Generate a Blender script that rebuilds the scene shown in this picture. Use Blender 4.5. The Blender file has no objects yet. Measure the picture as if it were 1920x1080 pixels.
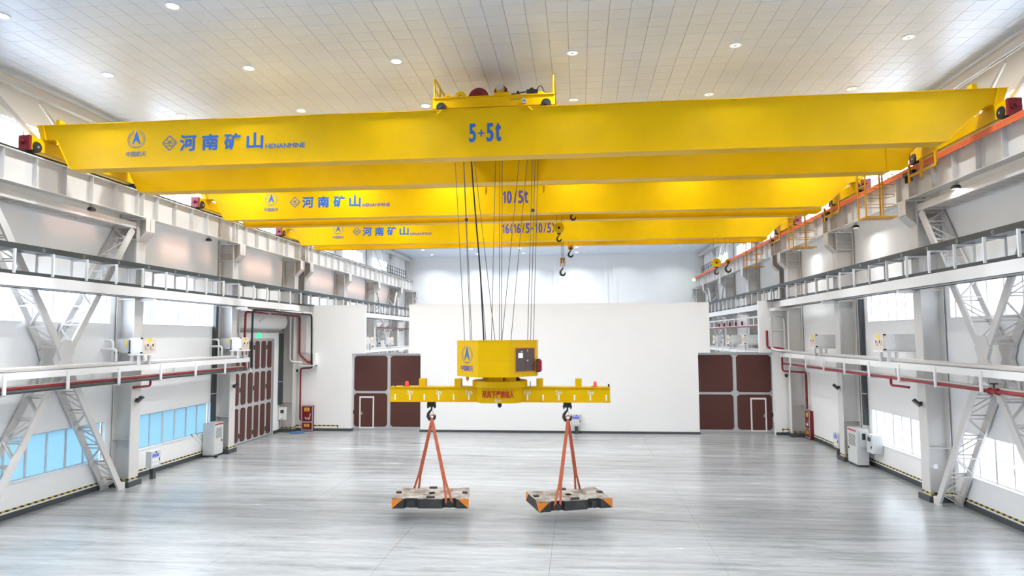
import bpy, bmesh, math, random
from mathutils import Vector, Matrix
random.seed(7)
S = bpy.context.scene
COL = S.collection

# ------------------------------------------------------------------ camera
def cam_axes(yaw, pit, rol):
    f = Vector((math.sin(yaw)*math.cos(pit), math.cos(yaw)*math.cos(pit), math.sin(pit)))
    r = Vector((math.cos(yaw), -math.sin(yaw), 0)); u = r.cross(f)
    c, s = math.cos(rol), math.sin(rol)
    return c*r+s*u, -s*r+c*u, f
r_, u_, f_ = cam_axes(-.0987, .0728, -.0051)
cd = bpy.data.cameras.new('camera'); cam = bpy.data.objects.new('camera', cd); COL.objects.link(cam)
cd.sensor_width = 36; cd.lens = 36*1248.164/1920; cd.clip_end = 600; cd.clip_start = .1
cam.matrix_world = Matrix(((r_.x, u_.x, -f_.x, 0), (r_.y, u_.y, -f_.y, 0), (r_.z, u_.z, -f_.z, 6.3), (0, 0, 0, 1)))
S.camera = cam

# ------------------------------------------------------------------ sky, sun, exposure
SKY = 10.0
LAMP_W = 128
FILL_W = 90  # fill power added to downlights that look switched off
w = bpy.data.worlds.new('sky'); S.world = w; w.use_nodes = True
bg = w.node_tree.nodes['Background']; bg.inputs[0].default_value = (.86, .93, 1, 1); bg.inputs[1].default_value = SKY
sl = bpy.data.lights.new('sun', 'SUN'); sl.energy = 1.6; sl.angle = math.radians(2.0); sl.color = (1, .55, .38)
so = bpy.data.objects.new('sun', sl); COL.objects.link(so)
so.rotation_euler = Vector((-1, .03, -.085)).to_track_quat('-Z', 'Y').to_euler(); so.location = (60, 30, 20)
vs = S.view_settings
vs.view_transform = 'Standard'; vs.look = 'None'; vs.exposure = 0.74; vs.gamma = 1; vs.use_curve_mapping = False
S.cycles.max_bounces = 8; S.cycles.diffuse_bounces = 5; S.cycles.glossy_bounces = 3; S.cycles.transparent_max_bounces = 8
S.cycles.sample_clamp_indirect = 6

# ------------------------------------------------------------------ materials
def mat(name, col, rough=.5, metal=0, emit=0, spec=.5, var=0, vscale=3, bump=0, bscale=40):
    m = bpy.data.materials.new(name); m.use_nodes = True; nt = m.node_tree; b = nt.nodes['Principled BSDF']
    b.inputs['Base Color'].default_value = (*col, 1); b.inputs['Roughness'].default_value = rough
    b.inputs['Metallic'].default_value = metal; b.inputs['Specular IOR Level'].default_value = spec
    if emit:
        b.inputs['Emission Color'].default_value = (*col, 1); b.inputs['Emission Strength'].default_value = emit
    if var or bump:
        tc = nt.nodes.new('ShaderNodeTexCoord')
    if var:
        n = nt.nodes.new('ShaderNodeTexNoise'); n.inputs['Scale'].default_value = vscale; n.inputs['Detail'].default_value = 5
        nt.links.new(tc.outputs['Object'], n.inputs['Vector'])
        r = nt.nodes.new('ShaderNodeValToRGB'); nt.links.new(n.outputs['Fac'], r.inputs[0])
        r.color_ramp.elements[0].position = .3; r.color_ramp.elements[1].position = .7
        r.color_ramp.elements[0].color = (*[c*(1-var) for c in col], 1); r.color_ramp.elements[1].color = (*[min(1, c*(1+var*.6)) for c in col], 1)
        nt.links.new(r.outputs[0], b.inputs['Base Color'])
    if bump:
        n2 = nt.nodes.new('ShaderNodeTexNoise'); n2.inputs['Scale'].default_value = bscale
        nt.links.new(tc.outputs['Object'], n2.inputs['Vector'])
        bp = nt.nodes.new('ShaderNodeBump'); bp.inputs['Strength'].default_value = bump; bp.inputs['Distance'].default_value = .02
        nt.links.new(n2.outputs['Fac'], bp.inputs['Height']); nt.links.new(bp.outputs[0], b.inputs['Normal'])
    return m
M = {}
M['wall'] = mat('white_wall_panel', (.93, .925, .92), .55, var=.01, vscale=1.5)
M['partition'] = mat('white_partition_panel', (.92, .92, .92), .5, var=.01, vscale=.8)
M['steel'] = mat('white_painted_steel', (.66, .64, .62), .4, var=.03, vscale=2)
M['steel_white'] = mat('bright_white_paint', (.86, .85, .845), .4)
M['yellow'] = mat('yellow_crane_paint', (.78, .46, .001), .36, var=.05, vscale=1.2)
_b = M['yellow'].node_tree.nodes['Principled BSDF']; _b.inputs['Coat Weight'].default_value = .0; _b.inputs['Specular IOR Level'].default_value = .14
M['yellow_dark'] = mat('yellow_cage_paint', (.62, .30, .01), .45)
M['red'] = mat('red_paint', (.21, .007, .017), .4)
M['red_bright'] = mat('red_pipe_paint', (.27, .009, .016), .35)
M['black'] = mat('black_metal', (.018, .018, .02), .45)
M['rubber'] = mat('dark_rail_steel', (.035, .04, .042), .4, .4)
M['green_rail'] = mat('dark_green_rail', (.03, .075, .06), .45)
M['orange'] = mat('orange_conductor', (.85, .14, .03), .45)
M['orange_edge'] = mat('pale_orange_edge', (.95, .42, .25), .45)
M['darkgrey'] = mat('dark_grey_steel', (.055, .065, .072), .45, .2)
M['tray'] = mat('dark_cable_tray', (.05, .06, .064), .45, .1)
M['base'] = mat('dark_grey_skirting', (.06, .066, .072), .45)
M['galv'] = mat('galvanised_steel', (.55, .56, .57), .35, .7)
M['alu'] = mat('aluminium_frame', (.62, .63, .65), .4, .35)
M['chrome'] = mat('insulation_jacket', (.70, .69, .68), .3, .6)
M['insul'] = mat('white_insulated_pipe', (.82, .81, .80), .35)
M['brown'] = mat('brown_door_panel', (.095, .028, .021), .5, var=.06, vscale=6)
M['cab'] = mat('pale_grey_cabinet', (.58, .59, .59), .4)
M['cabside'] = mat('light_cabinet_door', (.66, .67, .66), .4)
M['blue'] = mat('blue_stencil', (.012, .115, .48), .5)
M['violet'] = mat('violet_stencil', (.10, .08, .36), .5)
M['greyblue'] = mat('grey_blue_print', (.16, .17, .25), .5)
M['white_print'] = mat('white_print', (.86, .85, .82), .5)
M['red_print'] = mat('red_print', (.55, .02, .012), .5)
M['dark_print'] = mat('dark_print', (.05, .05, .05), .5)
M['sling'] = mat('orange_webbing_sling', (.56, .13, .06), .7, var=.12, vscale=9)
M['wire'] = mat('steel_wire_rope', (.10, .095, .09), .5, .3)
M['iron'] = mat('weathered_iron', (.045, .043, .042), .6, var=.5, vscale=3.5)
M['pin'] = mat('dark_iron_pin', (.03, .032, .034), .5)
M['wt_orange'] = mat('orange_paint_patch', (.82, .24, .015), .5)
M['glow_red'] = mat('red_beacon', (1, .02, .012), .4, emit=2.5)
M['exit'] = mat('green_exit_light', (.02, .75, .28), .4, emit=.9)
M['lampgreen'] = mat('pale_green_lamp', (.75, 1, .7), .4, emit=7)
M['screen'] = mat('blue_lcd', (.10, .11, .48), .3, emit=.35)
M['screen_dark'] = mat('dark_screen', (.05, .055, .06), .2)
M['screen_white'] = mat('lit_panel', (.85, .85, .85), .3, emit=.35)
M['lens'] = mat('lit_lamp_lens', (1, .98, .95), .4, emit=9)
M['lens_fill'] = mat('unlit_lens_added_glow', (.9, .9, .88), .2, emit=.45)  # added glow on lenses with no visible light of their own
M['yellowtag'] = mat('yellow_label', (.80, .62, .05), .5)
M['bluecloth'] = mat('blue_rag', (.03, .22, .62), .8)
M['fan_beige'] = mat('beige_unit_panel', (.72, .63, .56), .5)
M['plastic'] = mat('silver_plastic_wrap', (.90, .905, .91), .25, 0, var=.04, vscale=7, bump=.6, bscale=9)
M['cable'] = mat('black_cable', (.015, .015, .017), .5)
M['facade'] = mat('pale_blue_facade', (.20, .26, .33), .6)
M['facade_win'] = mat('far_window_glass', (.10, .14, .2), .2)
M['bark'] = mat('bare_bark', (.22, .19, .17), .8)
M['ground'] = mat('outside_paving', (.45, .45, .45), .8)
M['concrete_base'] = mat('screed_under_floor', (.30, .31, .31), .7)
M['cabinet_brown'] = mat('dark_brown_cabinet_door', (.10, .065, .055), .4)

def weight_top():
    m = bpy.data.materials.new('muddy_iron_top'); m.use_nodes = True; nt = m.node_tree; b = nt.nodes['Principled BSDF']
    tc = nt.nodes.new('ShaderNodeTexCoord'); n = nt.nodes.new('ShaderNodeTexNoise'); n.inputs['Scale'].default_value = 2.2; n.inputs['Detail'].default_value = 9
    n.inputs['Roughness'].default_value = .68
    r = nt.nodes.new('ShaderNodeValToRGB'); cr = r.color_ramp
    cr.elements[0].position = .32; cr.elements[0].color = (.06, .05, .045, 1); cr.elements[1].position = .62; cr.elements[1].color = (.52, .47, .42, 1)
    e = cr.elements.new(.5); e.color = (.36, .32, .28, 1); e = cr.elements.new(.42); e.color = (.20, .15, .11, 1)
    nt.links.new(tc.outputs['Object'], n.inputs['Vector']); nt.links.new(n.outputs['Fac'], r.inputs[0]); nt.links.new(r.outputs[0], b.inputs['Base Color'])
    b.inputs['Roughness'].default_value = .8
    return m
M['wt_top'] = weight_top(); M['hole_shade'] = mat('black_hole_shade', (.004, .004, .004), .9, spec=0)

def floor_mat():
    m = bpy.data.materials.new('brushed_grey_floor_coating'); m.use_nodes = True; nt = m.node_tree; b = nt.nodes['Principled BSDF']
    L = nt.links.new; N = nt.nodes.new
    g = N('ShaderNodeNewGeometry')
    def noise(sc, scale, det, rough=.6, dist=0):
        mp = N('ShaderNodeMapping'); mp.inputs['Scale'].default_value = sc; L(g.outputs['Position'], mp.inputs['Vector'])
        n = N('ShaderNodeTexNoise'); n.inputs['Scale'].default_value = scale; n.inputs['Detail'].default_value = det; n.inputs['Roughness'].default_value = rough
        n.inputs['Distortion'].default_value = dist
        L(mp.outputs[0], n.inputs['Vector']); return n.outputs['Fac']
    a = noise((.20, 2.1, 1), 1.0, 10, .72, .5)
    c = noise((1.1, 7.0, 1), 1.0, 8, .68)
    d = noise((.10, .13, 1), 1.0, 3, .5)
    m1 = N('ShaderNodeMath'); m1.operation = 'MULTIPLY_ADD'; L(a, m1.inputs[0]); m1.inputs[1].default_value = .62; 
    m2 = N('ShaderNodeMath'); m2.operation = 'MULTIPLY'; L(c, m2.inputs[0]); m2.inputs[1].default_value = .22; L(m2.outputs[0], m1.inputs[2])
    e2 = noise((3.0, 20.0, 1), 1.0, 6, .7)
    m4 = N('ShaderNodeMath'); m4.operation = 'MULTIPLY_ADD'; L(e2, m4.inputs[0]); m4.inputs[1].default_value = .2; L(m1.outputs[0], m4.inputs[2])
    m3 = N('ShaderNodeMath'); m3.operation = 'MULTIPLY_ADD'; L(d, m3.inputs[0]); m3.inputs[1].default_value = .16; L(m4.outputs[0], m3.inputs[2])
    r = N('ShaderNodeValToRGB'); L(m3.outputs[0], r.inputs[0]); cr = r.color_ramp
    cr.elements[0].position = .45; cr.elements[0].color = (.155, .16, .165, 1); cr.elements[1].position = .73; cr.elements[1].color = (.43, .44, .447, 1)
    e = cr.elements.new(.57); e.color = (.30, .308, .314, 1)
    L(r.outputs[0], b.inputs['Base Color'])
    rr = N('ShaderNodeMapRange'); L(a, rr.inputs[0]); rr.inputs['To Min'].default_value = .14; rr.inputs['To Max'].default_value = .34; L(rr.outputs[0], b.inputs['Roughness'])
    bp = N('ShaderNodeBump'); bp.inputs['Strength'].default_value = .08; bp.inputs['Distance'].default_value = .01; L(c, bp.inputs['Height']); L(bp.outputs[0], b.inputs['Normal'])
    return m
M['floor'] = floor_mat()

def tile_mat():
    m = bpy.data.materials.new('satin_metal_ceiling_tile'); m.use_nodes = True; nt = m.node_tree; b = nt.nodes['Principled BSDF']
    L = nt.links.new; N = nt.nodes.new
    g = N('ShaderNodeNewGeometry'); mp = N('ShaderNodeVectorMath'); mp.operation = 'SCALE'; mp.inputs[3].default_value = 1/.6
    ad = N('ShaderNodeVectorMath'); ad.operation = 'ADD'; ad.inputs[1].default_value = (20.0, 9.0, 0)
    L(g.outputs['Position'], ad.inputs[0]); L(ad.outputs[0], mp.inputs[0])
    fl = N('ShaderNodeVectorMath'); fl.operation = 'FLOOR'; L(mp.outputs[0], fl.inputs[0])
    wn = N('ShaderNodeTexWhiteNoise'); wn.noise_dimensions = '2D'; L(fl.outputs[0], wn.inputs['Vector'])
    mr = N('ShaderNodeMapRange'); L(wn.outputs['Value'], mr.inputs[0]); mr.inputs['To Min'].default_value = .79; mr.inputs['To Max'].default_value = .82
    cb = N('ShaderNodeCombineColor'); 
    for i, k in enumerate((.92, 1.0, 1.13)):
        mk = N('ShaderNodeMath'); mk.operation = 'MULTIPLY'; mk.inputs[1].default_value = k; L(mr.outputs[0], mk.inputs[0]); L(mk.outputs[0], cb.inputs[i])
    L(cb.outputs[0], b.inputs['Base Color'])
    b.inputs['Metallic'].default_value = .25; b.inputs['Roughness'].default_value = .38
    return m
M['tile'] = tile_mat()

def stripe_mat():
    m = bpy.data.materials.new('yellow_black_tape'); m.use_nodes = True; nt = m.node_tree; b = nt.nodes['Principled BSDF']
    g = nt.nodes.new('ShaderNodeNewGeometry'); wv = nt.nodes.new('ShaderNodeVectorMath'); wv.operation = 'DOT_PRODUCT'; wv.inputs[1].default_value = (3.2, 3.2, 3.2)
    nt.links.new(g.outputs['Position'], wv.inputs[0])
    fr = nt.nodes.new('ShaderNodeMath'); fr.operation = 'FRACT'; nt.links.new(wv.outputs['Value'], fr.inputs[0])
    gt = nt.nodes.new('ShaderNodeMath'); gt.operation = 'GREATER_THAN'; gt.inputs[1].default_value = .5; nt.links.new(fr.outputs[0], gt.inputs[0])
    mx = nt.nodes.new('ShaderNodeMix'); mx.data_type = 'RGBA'; nt.links.new(gt.outputs[0], mx.inputs[0])
    mx.inputs[6].default_value = (.02, .022, .02, 1); mx.inputs[7].default_value = (.58, .44, .04, 1)
    nt.links.new(mx.outputs[2], b.inputs['Base Color']); b.inputs['Roughness'].default_value = .5
    return m
M['tape'] = stripe_mat()

def glass_mat(name, tint=(1, 1, 1), refl=.06):
    m = bpy.data.materials.new(name); m.use_nodes = True; nt = m.node_tree; nt.nodes.clear()
    o = nt.nodes.new('ShaderNodeOutputMaterial'); t = nt.nodes.new('ShaderNodeBsdfTransparent'); t.inputs[0].default_value = (*tint, 1)
    g = nt.nodes.new('ShaderNodeBsdfGlossy'); g.inputs['Roughness'].default_value = .05
    x = nt.nodes.new('ShaderNodeMixShader'); x.inputs[0].default_value = refl
    nt.links.new(t.outputs[0], x.inputs[1]); nt.links.new(g.outputs[0], x.inputs[2]); nt.links.new(x.outputs[0], o.inputs[0])
    return m
def film_mat(name, col):
    m = bpy.data.materials.new(name); m.use_nodes = True; nt = m.node_tree; nt.nodes.clear()
    o = nt.nodes.new('ShaderNodeOutputMaterial'); t = nt.nodes.new('ShaderNodeBsdfTranslucent'); t.inputs[0].default_value = (*col, 1)
    d = nt.nodes.new('ShaderNodeBsdfDiffuse'); d.inputs[0].default_value = (*col, 1)
    x = nt.nodes.new('ShaderNodeMixShader'); x.inputs[0].default_value = .25
    nt.links.new(t.outputs[0], x.inputs[1]); nt.links.new(d.outputs[0], x.inputs[2]); nt.links.new(x.outputs[0], o.inputs[0])
    return m
M['glass'] = glass_mat('clear_window_glass', (.93, .96, 1))
M['glass_red'] = glass_mat('cabinet_glass', (.8, .8, .8), .10)
M['film_blue'] = film_mat('pale_blue_window_film', (.26, .36, .41))
M['film_white'] = film_mat('white_window_film', (.66, .68, .70))

# ------------------------------------------------------------------ mesh helpers
ORG = {}
class MB:
    def __init__(s): s.v = []; s.f = []
    def add(s, vs, fs):
        o = len(s.v); s.v += [tuple(v) for v in vs]; s.f += [tuple(i+o for i in f) for f in fs]; return s
    def box(s, x0, x1, y0, y1, z0, z1):
        return s.add([(x0,y0,z0),(x1,y0,z0),(x1,y1,z0),(x0,y1,z0),(x0,y0,z1),(x1,y0,z1),(x1,y1,z1),(x0,y1,z1)],
                     [(0,3,2,1),(4,5,6,7),(0,1,5,4),(1,2,6,5),(2,3,7,6),(3,0,4,7)])
    def prism(s, pts, ax, a, b):
        n = len(pts)
        def P(p, t): return {'X': (t, p[0], p[1]), 'Y': (p[0], t, p[1]), 'Z': (p[0], p[1], t)}[ax]
        return s.add([P(p, a) for p in pts]+[P(p, b) for p in pts],
                     [tuple(range(n)), tuple(range(2*n-1, n-1, -1))]+[(i, (i+1) % n, n+(i+1) % n, n+i) for i in range(n)])
    def bar(s, p0, p1, w, h, up=(0, 0, 1)):
        p0 = Vector(p0); p1 = Vector(p1); d = (p1-p0).normalized(); u = Vector(up)
        if abs(d.dot(u)) > .98: u = Vector((1, 0, 0)) if abs(d.x) < .9 else Vector((0, 1, 0))
        r = d.cross(u).normalized()*w/2; u = r.cross(d).normalized()*h/2
        vs = [p+a*r+b*u for p in (p0, p1) for a, b in ((-1,-1),(1,-1),(1,1),(-1,1))]
        return s.add(vs, [(0,1,2,3),(7,6,5,4),(0,4,5,1),(1,5,6,2),(2,6,7,3),(3,7,4,0)])
    def cyl(s, p0, p1, r, n=12, r2=None):
        p0 = Vector(p0); p1 = Vector(p1); d = (p1-p0).normalized(); a = Vector((0,0,1)) if abs(d.z) < .9 else Vector((1,0,0))
        x = d.cross(a).normalized(); y = d.cross(x); r2 = r if r2 is None else r2
        vs = [p+q*(x*math.cos(t)+y*math.sin(t)) for p, q in ((p0, r), (p1, r2)) for t in [2*math.pi*i/n for i in range(n)]]
        return s.add(vs, [tuple(range(n)), tuple(range(2*n-1, n-1, -1))]+[(i, (i+1) % n, n+(i+1) % n, n+i) for i in range(n)])
    def ring(s, c, ax, r0, r1, a, b, n=24, t0=0, t1=2*math.pi):
        full = abs(t1-t0-2*math.pi) < 1e-6; m = n if full else n+1
        def P(r, t, h):
            x, y = r*math.cos(t), r*math.sin(t)
            return {'Z': (c[0]+x, c[1]+y, h), 'Y': (c[0]+x, h, c[1]+y), 'X': (h, c[0]+x, c[1]+y)}[ax]
        vs = []
        for i in range(m):
            t = t0+(t1-t0)*i/n; vs += [P(r0, t, a), P(r1, t, a), P(r1, t, b), P(r0, t, b)]
        fs = []
        for i in range(n if full else n):
            j = (i+1) % m
            for k in range(4): fs.append((4*i+k, 4*i+(k+1) % 4, 4*j+(k+1) % 4, 4*j+k))
        if not full: fs += [(0,1,2,3), (4*n+3,4*n+2,4*n+1,4*n)]
        return s.add(vs, fs)
    def tube(s, pts, r, n=8, bend=0):
        pts = [Vector(p) for p in pts]
        if bend:
            q = [pts[0]]
            for i in range(1, len(pts)-1):
                a, b, c = pts[i-1], pts[i], pts[i+1]
                l = min(bend, (a-b).length*.45, (c-b).length*.45)
                p, t = b+(a-b).normalized()*l, b+(c-b).normalized()*l
                for k in range(6):
                    f = k/5; q.append((1-f)**2*p+2*f*(1-f)*b+f*f*t)
            q.append(pts[-1]); pts = q
        rad = r if hasattr(r, '__len__') else [r]*len(pts)
        T = []
        for i in range(len(pts)):
            a = pts[max(0, i-1)]; b = pts[min(len(pts)-1, i+1)]; T.append((b-a).normalized())
        u = T[0].orthogonal().normalized(); vs = []
        for i, p in enumerate(pts):
            u = (u-T[i]*u.dot(T[i])).normalized(); w = T[i].cross(u)
            vs += [p+rad[i]*(u*math.cos(2*math.pi*k/n)+w*math.sin(2*math.pi*k/n)) for k in range(n)]
        fs = [tuple(range(n-1, -1, -1)), tuple(range(len(vs)-n, len(vs)))]
        for i in range(len(pts)-1):
            for k in range(n): fs.append((i*n+k, i*n+(k+1) % n, (i+1)*n+(k+1) % n, (i+1)*n+k))
        return s.add(vs, fs)
    def lathe(s, prof, c, n=16, ax='Z'):
        vs = []
        for r, h in prof:
            for i in range(n):
                t = 2*math.pi*i/n; x, y = r*math.cos(t), r*math.sin(t)
                vs.append({'Z': (c[0]+x, c[1]+y, c[2]+h), 'Y': (c[0]+x, c[1]+h, c[2]+y), 'X': (c[0]+h, c[1]+x, c[2]+y)}[ax])
        fs = [tuple(range(n)), tuple(range(len(vs)-1, len(vs)-n-1, -1))]
        for j in range(len(prof)-1):
            for i in range(n): fs.append((j*n+i, j*n+(i+1) % n, (j+1)*n+(i+1) % n, (j+1)*n+i))
        return s.add(vs, fs)
    def mesh(s, name, m, org=(0, 0, 0), smooth=False):
        me = bpy.data.meshes.new(name); o = Vector(org)
        me.from_pydata([Vector(v)-o for v in s.v], [], s.f)
        bm = bmesh.new(); bm.from_mesh(me); bmesh.ops.recalc_face_normals(bm, faces=bm.faces); bm.to_mesh(me); bm.free()
        if m: me.materials.append(M[m] if isinstance(m, str) else m)
        if smooth:
            me.shade_smooth(); me.set_sharp_from_angle(angle=math.radians(38))
        return me
    def build(s, name, m, parent=None, smooth=False, org=None):
        if parent is not None: og = ORG[parent.name]
        else: og = Vector(org) if org is not None else Vector((0, 0, 0))
        return link(name, s.mesh(name, m, og, smooth), parent, og)
def link(name, data, parent, world_org, rot=None):
    o = bpy.data.objects.new(name, data); COL.objects.link(o)
    wo = Vector(world_org); ORG[o.name] = wo
    if parent is not None:
        o.parent = parent; o.location = wo-ORG[parent.name]
    else: o.location = wo
    if rot: o.rotation_euler = rot
    return o
def tag(o, label=None, cat=None, group=None, kind=None):
    if label: o['label'] = label
    if cat: o['category'] = cat
    if group: o['group'] = group
    if kind: o['kind'] = kind
    return o
def thing(name, label, cat, loc, group=None, kind=None):
    o = link(name, None, None, loc); o.empty_display_size = .3
    return tag(o, label, cat, group, kind)
def copy_tree(o, loc, parent=None, rotz=None):
    c = o.copy(); COL.objects.link(c); ORG[c.name] = Vector(loc)
    if parent is None: c.location = loc
    else: c.parent = parent
    if rotz is not None: c.rotation_euler = (0, 0, rotz)
    for ch in list(o.children):
        d = ch.copy(); COL.objects.link(d); d.parent = c
        for g in list(ch.children):
            e = g.copy(); COL.objects.link(e); e.parent = d
    return c
ORD = ['first','second','third','fourth','fifth','sixth','seventh','eighth','ninth','tenth','eleventh','twelfth','thirteenth','fourteenth','fifteenth','sixteenth','seventeenth','eighteenth','nineteenth','twentieth']

_fonts = {}
def text(body, box, y, m, parent, bold=0.0, name='lettering', frame=None, shear=0):
    """flat print fitted to box (x0,x1,z0,z1) on a plane facing -Y at y; frame = optional (origin, xaxis) for other planes"""
    cu = bpy.data.curves.new('t', 'FONT'); cu.body = body; cu.size = 1; cu.resolution_u = 3; cu.shear = shear
    ob = bpy.data.objects.new('t', cu); COL.objects.link(ob)
    dg = bpy.context.evaluated_depsgraph_get(); dg.update()
    me = bpy.data.meshes.new_from_object(ob.evaluated_get(dg))
    bpy.data.objects.remove(ob); bpy.data.curves.remove(cu)
    xs = [v.co.x for v in me.vertices]; ys = [v.co.y for v in me.vertices]
    x0, x1, z0, z1 = box; ax, bx, ay, by = min(xs), max(xs), min(ys), max(ys)
    og = ORG[parent.name]
    for v in me.vertices:
        u = x0+(v.co.x-ax)/(bx-ax)*(x1-x0); h = z0+(v.co.y-ay)/(by-ay)*(z1-z0)
        if frame:
            p = Vector(frame[0])+Vector(frame[1])*u+Vector((0, 0, h))
        else: p = Vector((u, y, h))
        v.co = p-og
    if bold:
        vs = [v.co.copy() for v in me.vertices]; fs = [tuple(p.vertices) for p in me.polygons]; n = len(vs); V = []; F = []
        for k, (a, c) in enumerate(((0, 0), (1, 0), (-1, 0), (0, 1), (0, -1), (.7, .7), (-.7, .7), (.7, -.7), (-.7, -.7))):
            V += [q+Vector((a*bold, -.0006*k, c*bold)) for q in vs]; F += [tuple(i+n*k for i in f) for f in fs]
        me = bpy.data.meshes.new(name); me.from_pydata(V, [], F)
    me.name = name; me.materials.clear(); me.materials.append(M[m])
    return link(name, me, parent, og)

# ------------------------------------------------------------------ dimensions
XL, XR, ZC, YB, YF = -20.0, 14.05, 15.6, -9.0, 76.6
def SX(side, d): return XL+d if side == 'L' else XR-d
SIDE = {'L': 'left', 'R': 'right'}
COLY = [19.2, 27.35, 35.5, 43.65, 45.25, 53.3, 61.4, 69.5, 76.0]

# ------------------------------------------------------------------ structure: floor
fl = MB().box(XL-.4, XR+.4, YB-.4, YF+.4, -.35, -.10).build('floor', 'concrete_base'); tag(fl, kind='structure')
joints = [XL-.38] + [x for x in [-5.585+4.73*k for k in range(-3, 5)] if XL+.3 < x < XR-.3] + [XR+.38]
for a, b in zip(joints, joints[1:]):
    MB().box(a+.003, b-.003, YB, YF, -.1, 0).build('floor_slab', 'floor', fl)

# ------------------------------------------------------------------ ceiling with metal tiles
ce = MB().box(XL-.4, XR+.4, YB-.4, YF+.4, ZC+.03, ZC+.3).build('ceiling', 'steel'); tag(ce, kind='structure')
TS = .6
tb = MB(); h = TS/2-.0025; i_ = h-.005
tb.add([(-h,-h,.022),(h,-h,.022),(h,h,.022),(-h,h,.022),(-i_,-i_,0),(i_,-i_,0),(i_,i_,0),(-i_,i_,0)], [(4,5,6,7),(0,1,5,4),(1,2,6,5),(2,3,7,6),(3,0,4,7)])
tme = tb.mesh('ceiling_tile', 'tile')
rest = MB(); nx = int((XR-XL)/TS+.999); ny = int((YF-YB)/TS+.999)
for j in range(ny):
    for i in range(nx):
        x = XL+(i+.5)*TS; y = YB+(j+.5)*TS
        if x+h > XR+.3: continue
        if 17.6 < y < 21.2 and -18.7 < x < 11.4:
            link('ceiling_tile', tme, ce, (x, y, ZC+random.uniform(-.001, .001)), (random.gauss(0, .0016), random.gauss(0, .0016), 0))
        else:
            tx, ty = random.gauss(0, .0016), random.gauss(0, .0016); dz = random.uniform(-.001, .001)
            rest.add([(x+p[0], y+p[1], ZC+p[2]+dz+p[0]*tx+p[1]*ty) for p in tb.v], tb.f)
ro = rest.build('ceiling_tiles_beyond', 'tile', ce); ro['kind'] = 'stuff'

# ------------------------------------------------------------------ walls with openings
WT = .35
BAYS = [(20.9, 26.75), (28.95, 34.9)]
def wall(side, openings, name):
    x0, x1 = (XL-WT, XL) if side == 'L' else (XR, XR+WT)
    b = MB(); cuts = sorted({YB-WT, YF+WT} | {y for o in openings for y in o[:2]})
    for a, c in zip(cuts, cuts[1:]):
        zs = sorted((o[2], o[3]) for o in openings if o[0] <= a+1e-6 and o[1] >= c-1e-6); z = 0
        for lo, hi in zs:
            if lo > z: b.box(x0, x1, a, c, z, lo)
            z = hi
        b.box(x0, x1, a, c, z, ZC+.3)
    return tag(b.build(name, 'wall'), kind='structure')
opL = []; opR = []
for a, c in BAYS:
    opL += [(a, c, 1.2, 2.8), (a, c, 6.92, 8.43)]
    opR += [(a, c-(.9 if a > 25 else 0), 1.15, 2.72), (a, c-(.9 if a > 25 else 0), 6.9, 8.42)]
for a, c in BAYS + [(37.1, 43.0), (12.8, 18.6), (4.6, 10.4), (-3.5, 2.3), (46.9, 51.7), (55, 60.2), (63, 68.2)]:
    opL.append((a, c, 13.0, 14.15)); opR.append((a, c, 13.0, 14.15))
for a, c in [(12.8, 18.6), (4.6, 10.4), (-3.5, 2.3)]:
    opL += [(a, c, 1.2, 2.8), (a, c, 6.92, 8.43)]; opR += [(a, c, 1.15, 2.72), (a, c, 6.9, 8.42)]
DOORL = (37.3, 42.35, 0, 6.22)
opL2 = opL+[DOORL]
wall('L', opL2, 'wall_left'); wall('R', opR, 'wall_right')
tag(MB().box(XL-WT, XR+WT, YF, YF+WT, 0, ZC+.3).build('wall_back', 'partition'), kind='structure')
tag(MB().box(XL-WT, XR+WT, YB-WT, YB, 0, ZC+.3).build('wall_front', 'wall'), kind='structure')
# pilasters on the far wall
for k, x in enumerate((-13.6, -2.6, 3.2, 4.2)):
    b = MB().box(x-.22, x+.22, YF-.14, YF, 0, ZC).build('trim_%d' % (k+10), 'partition'); tag(b, kind='structure')

nwin = 0
def window(side, y0, y1, z0, z1, n, pane_m, slide=False):
    global nwin; nwin += 1
    xi = SX(side, 0); sg = -1 if side == 'L' else 1
    xc = xi+sg*.22; t = .05
    o = thing('window_%d' % nwin, None, None, (xc, (y0+y1)/2, z0), kind='structure')
    b = MB(); xa, xb = xc-.035, xc+.035
    b.box(xa, xb, y0, y1, z0, z0+t); b.box(xa, xb, y0, y1, z1-t, z1); b.box(xa, xb, y0, y0+t, z0+t, z1-t); b.box(xa, xb, y1-t, y1, z0+t, z1-t)
    b.build('window_frame', 'alu', o)
    MB().box(min(xi+sg*.17, xi-sg*.03), max(xi+sg*.17, xi-sg*.03), y0-.0, y1+.0, z0, z0+.025).build('window_sill', 'steel_white', o)
    wd = (y1-y0-2*t)/n
    for i in range(n):
        a = y0+t+i*wd
        if i:
            tw = .05 if (slide and i % 2 == 0) else .03
            MB().box(xa+.005, xb-.005, a-tw, a+tw, z0+t, z1-t).build('mullion', 'alu', o)
        dx = .012 if (slide and i % 2) else 0
        MB().box(xc-.004+dx, xc+.004+dx, a+.03, a+wd-.03, z0+t, z1-t).build('pane', pane_m, o)
        if slide and i % 2 == 0:
            MB().box(xc-sg*.05-.012, xc-sg*.05+.012, a+wd-.05, a+wd-.03, (z0+z1)/2-.06, (z0+z1)/2+.06).build('latch', 'steel_white', o)
for (y0, y1, z0, z1) in opL:
    if z0 > 12: window('L', y0, y1, z0, z1, 5, 'glass')
    elif z0 > 5: window('L', y0, y1, z0, z1, 6, 'glass')
    else: window('L', y0, y1, z0, z1, 6, 'film_blue', True)
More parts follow.
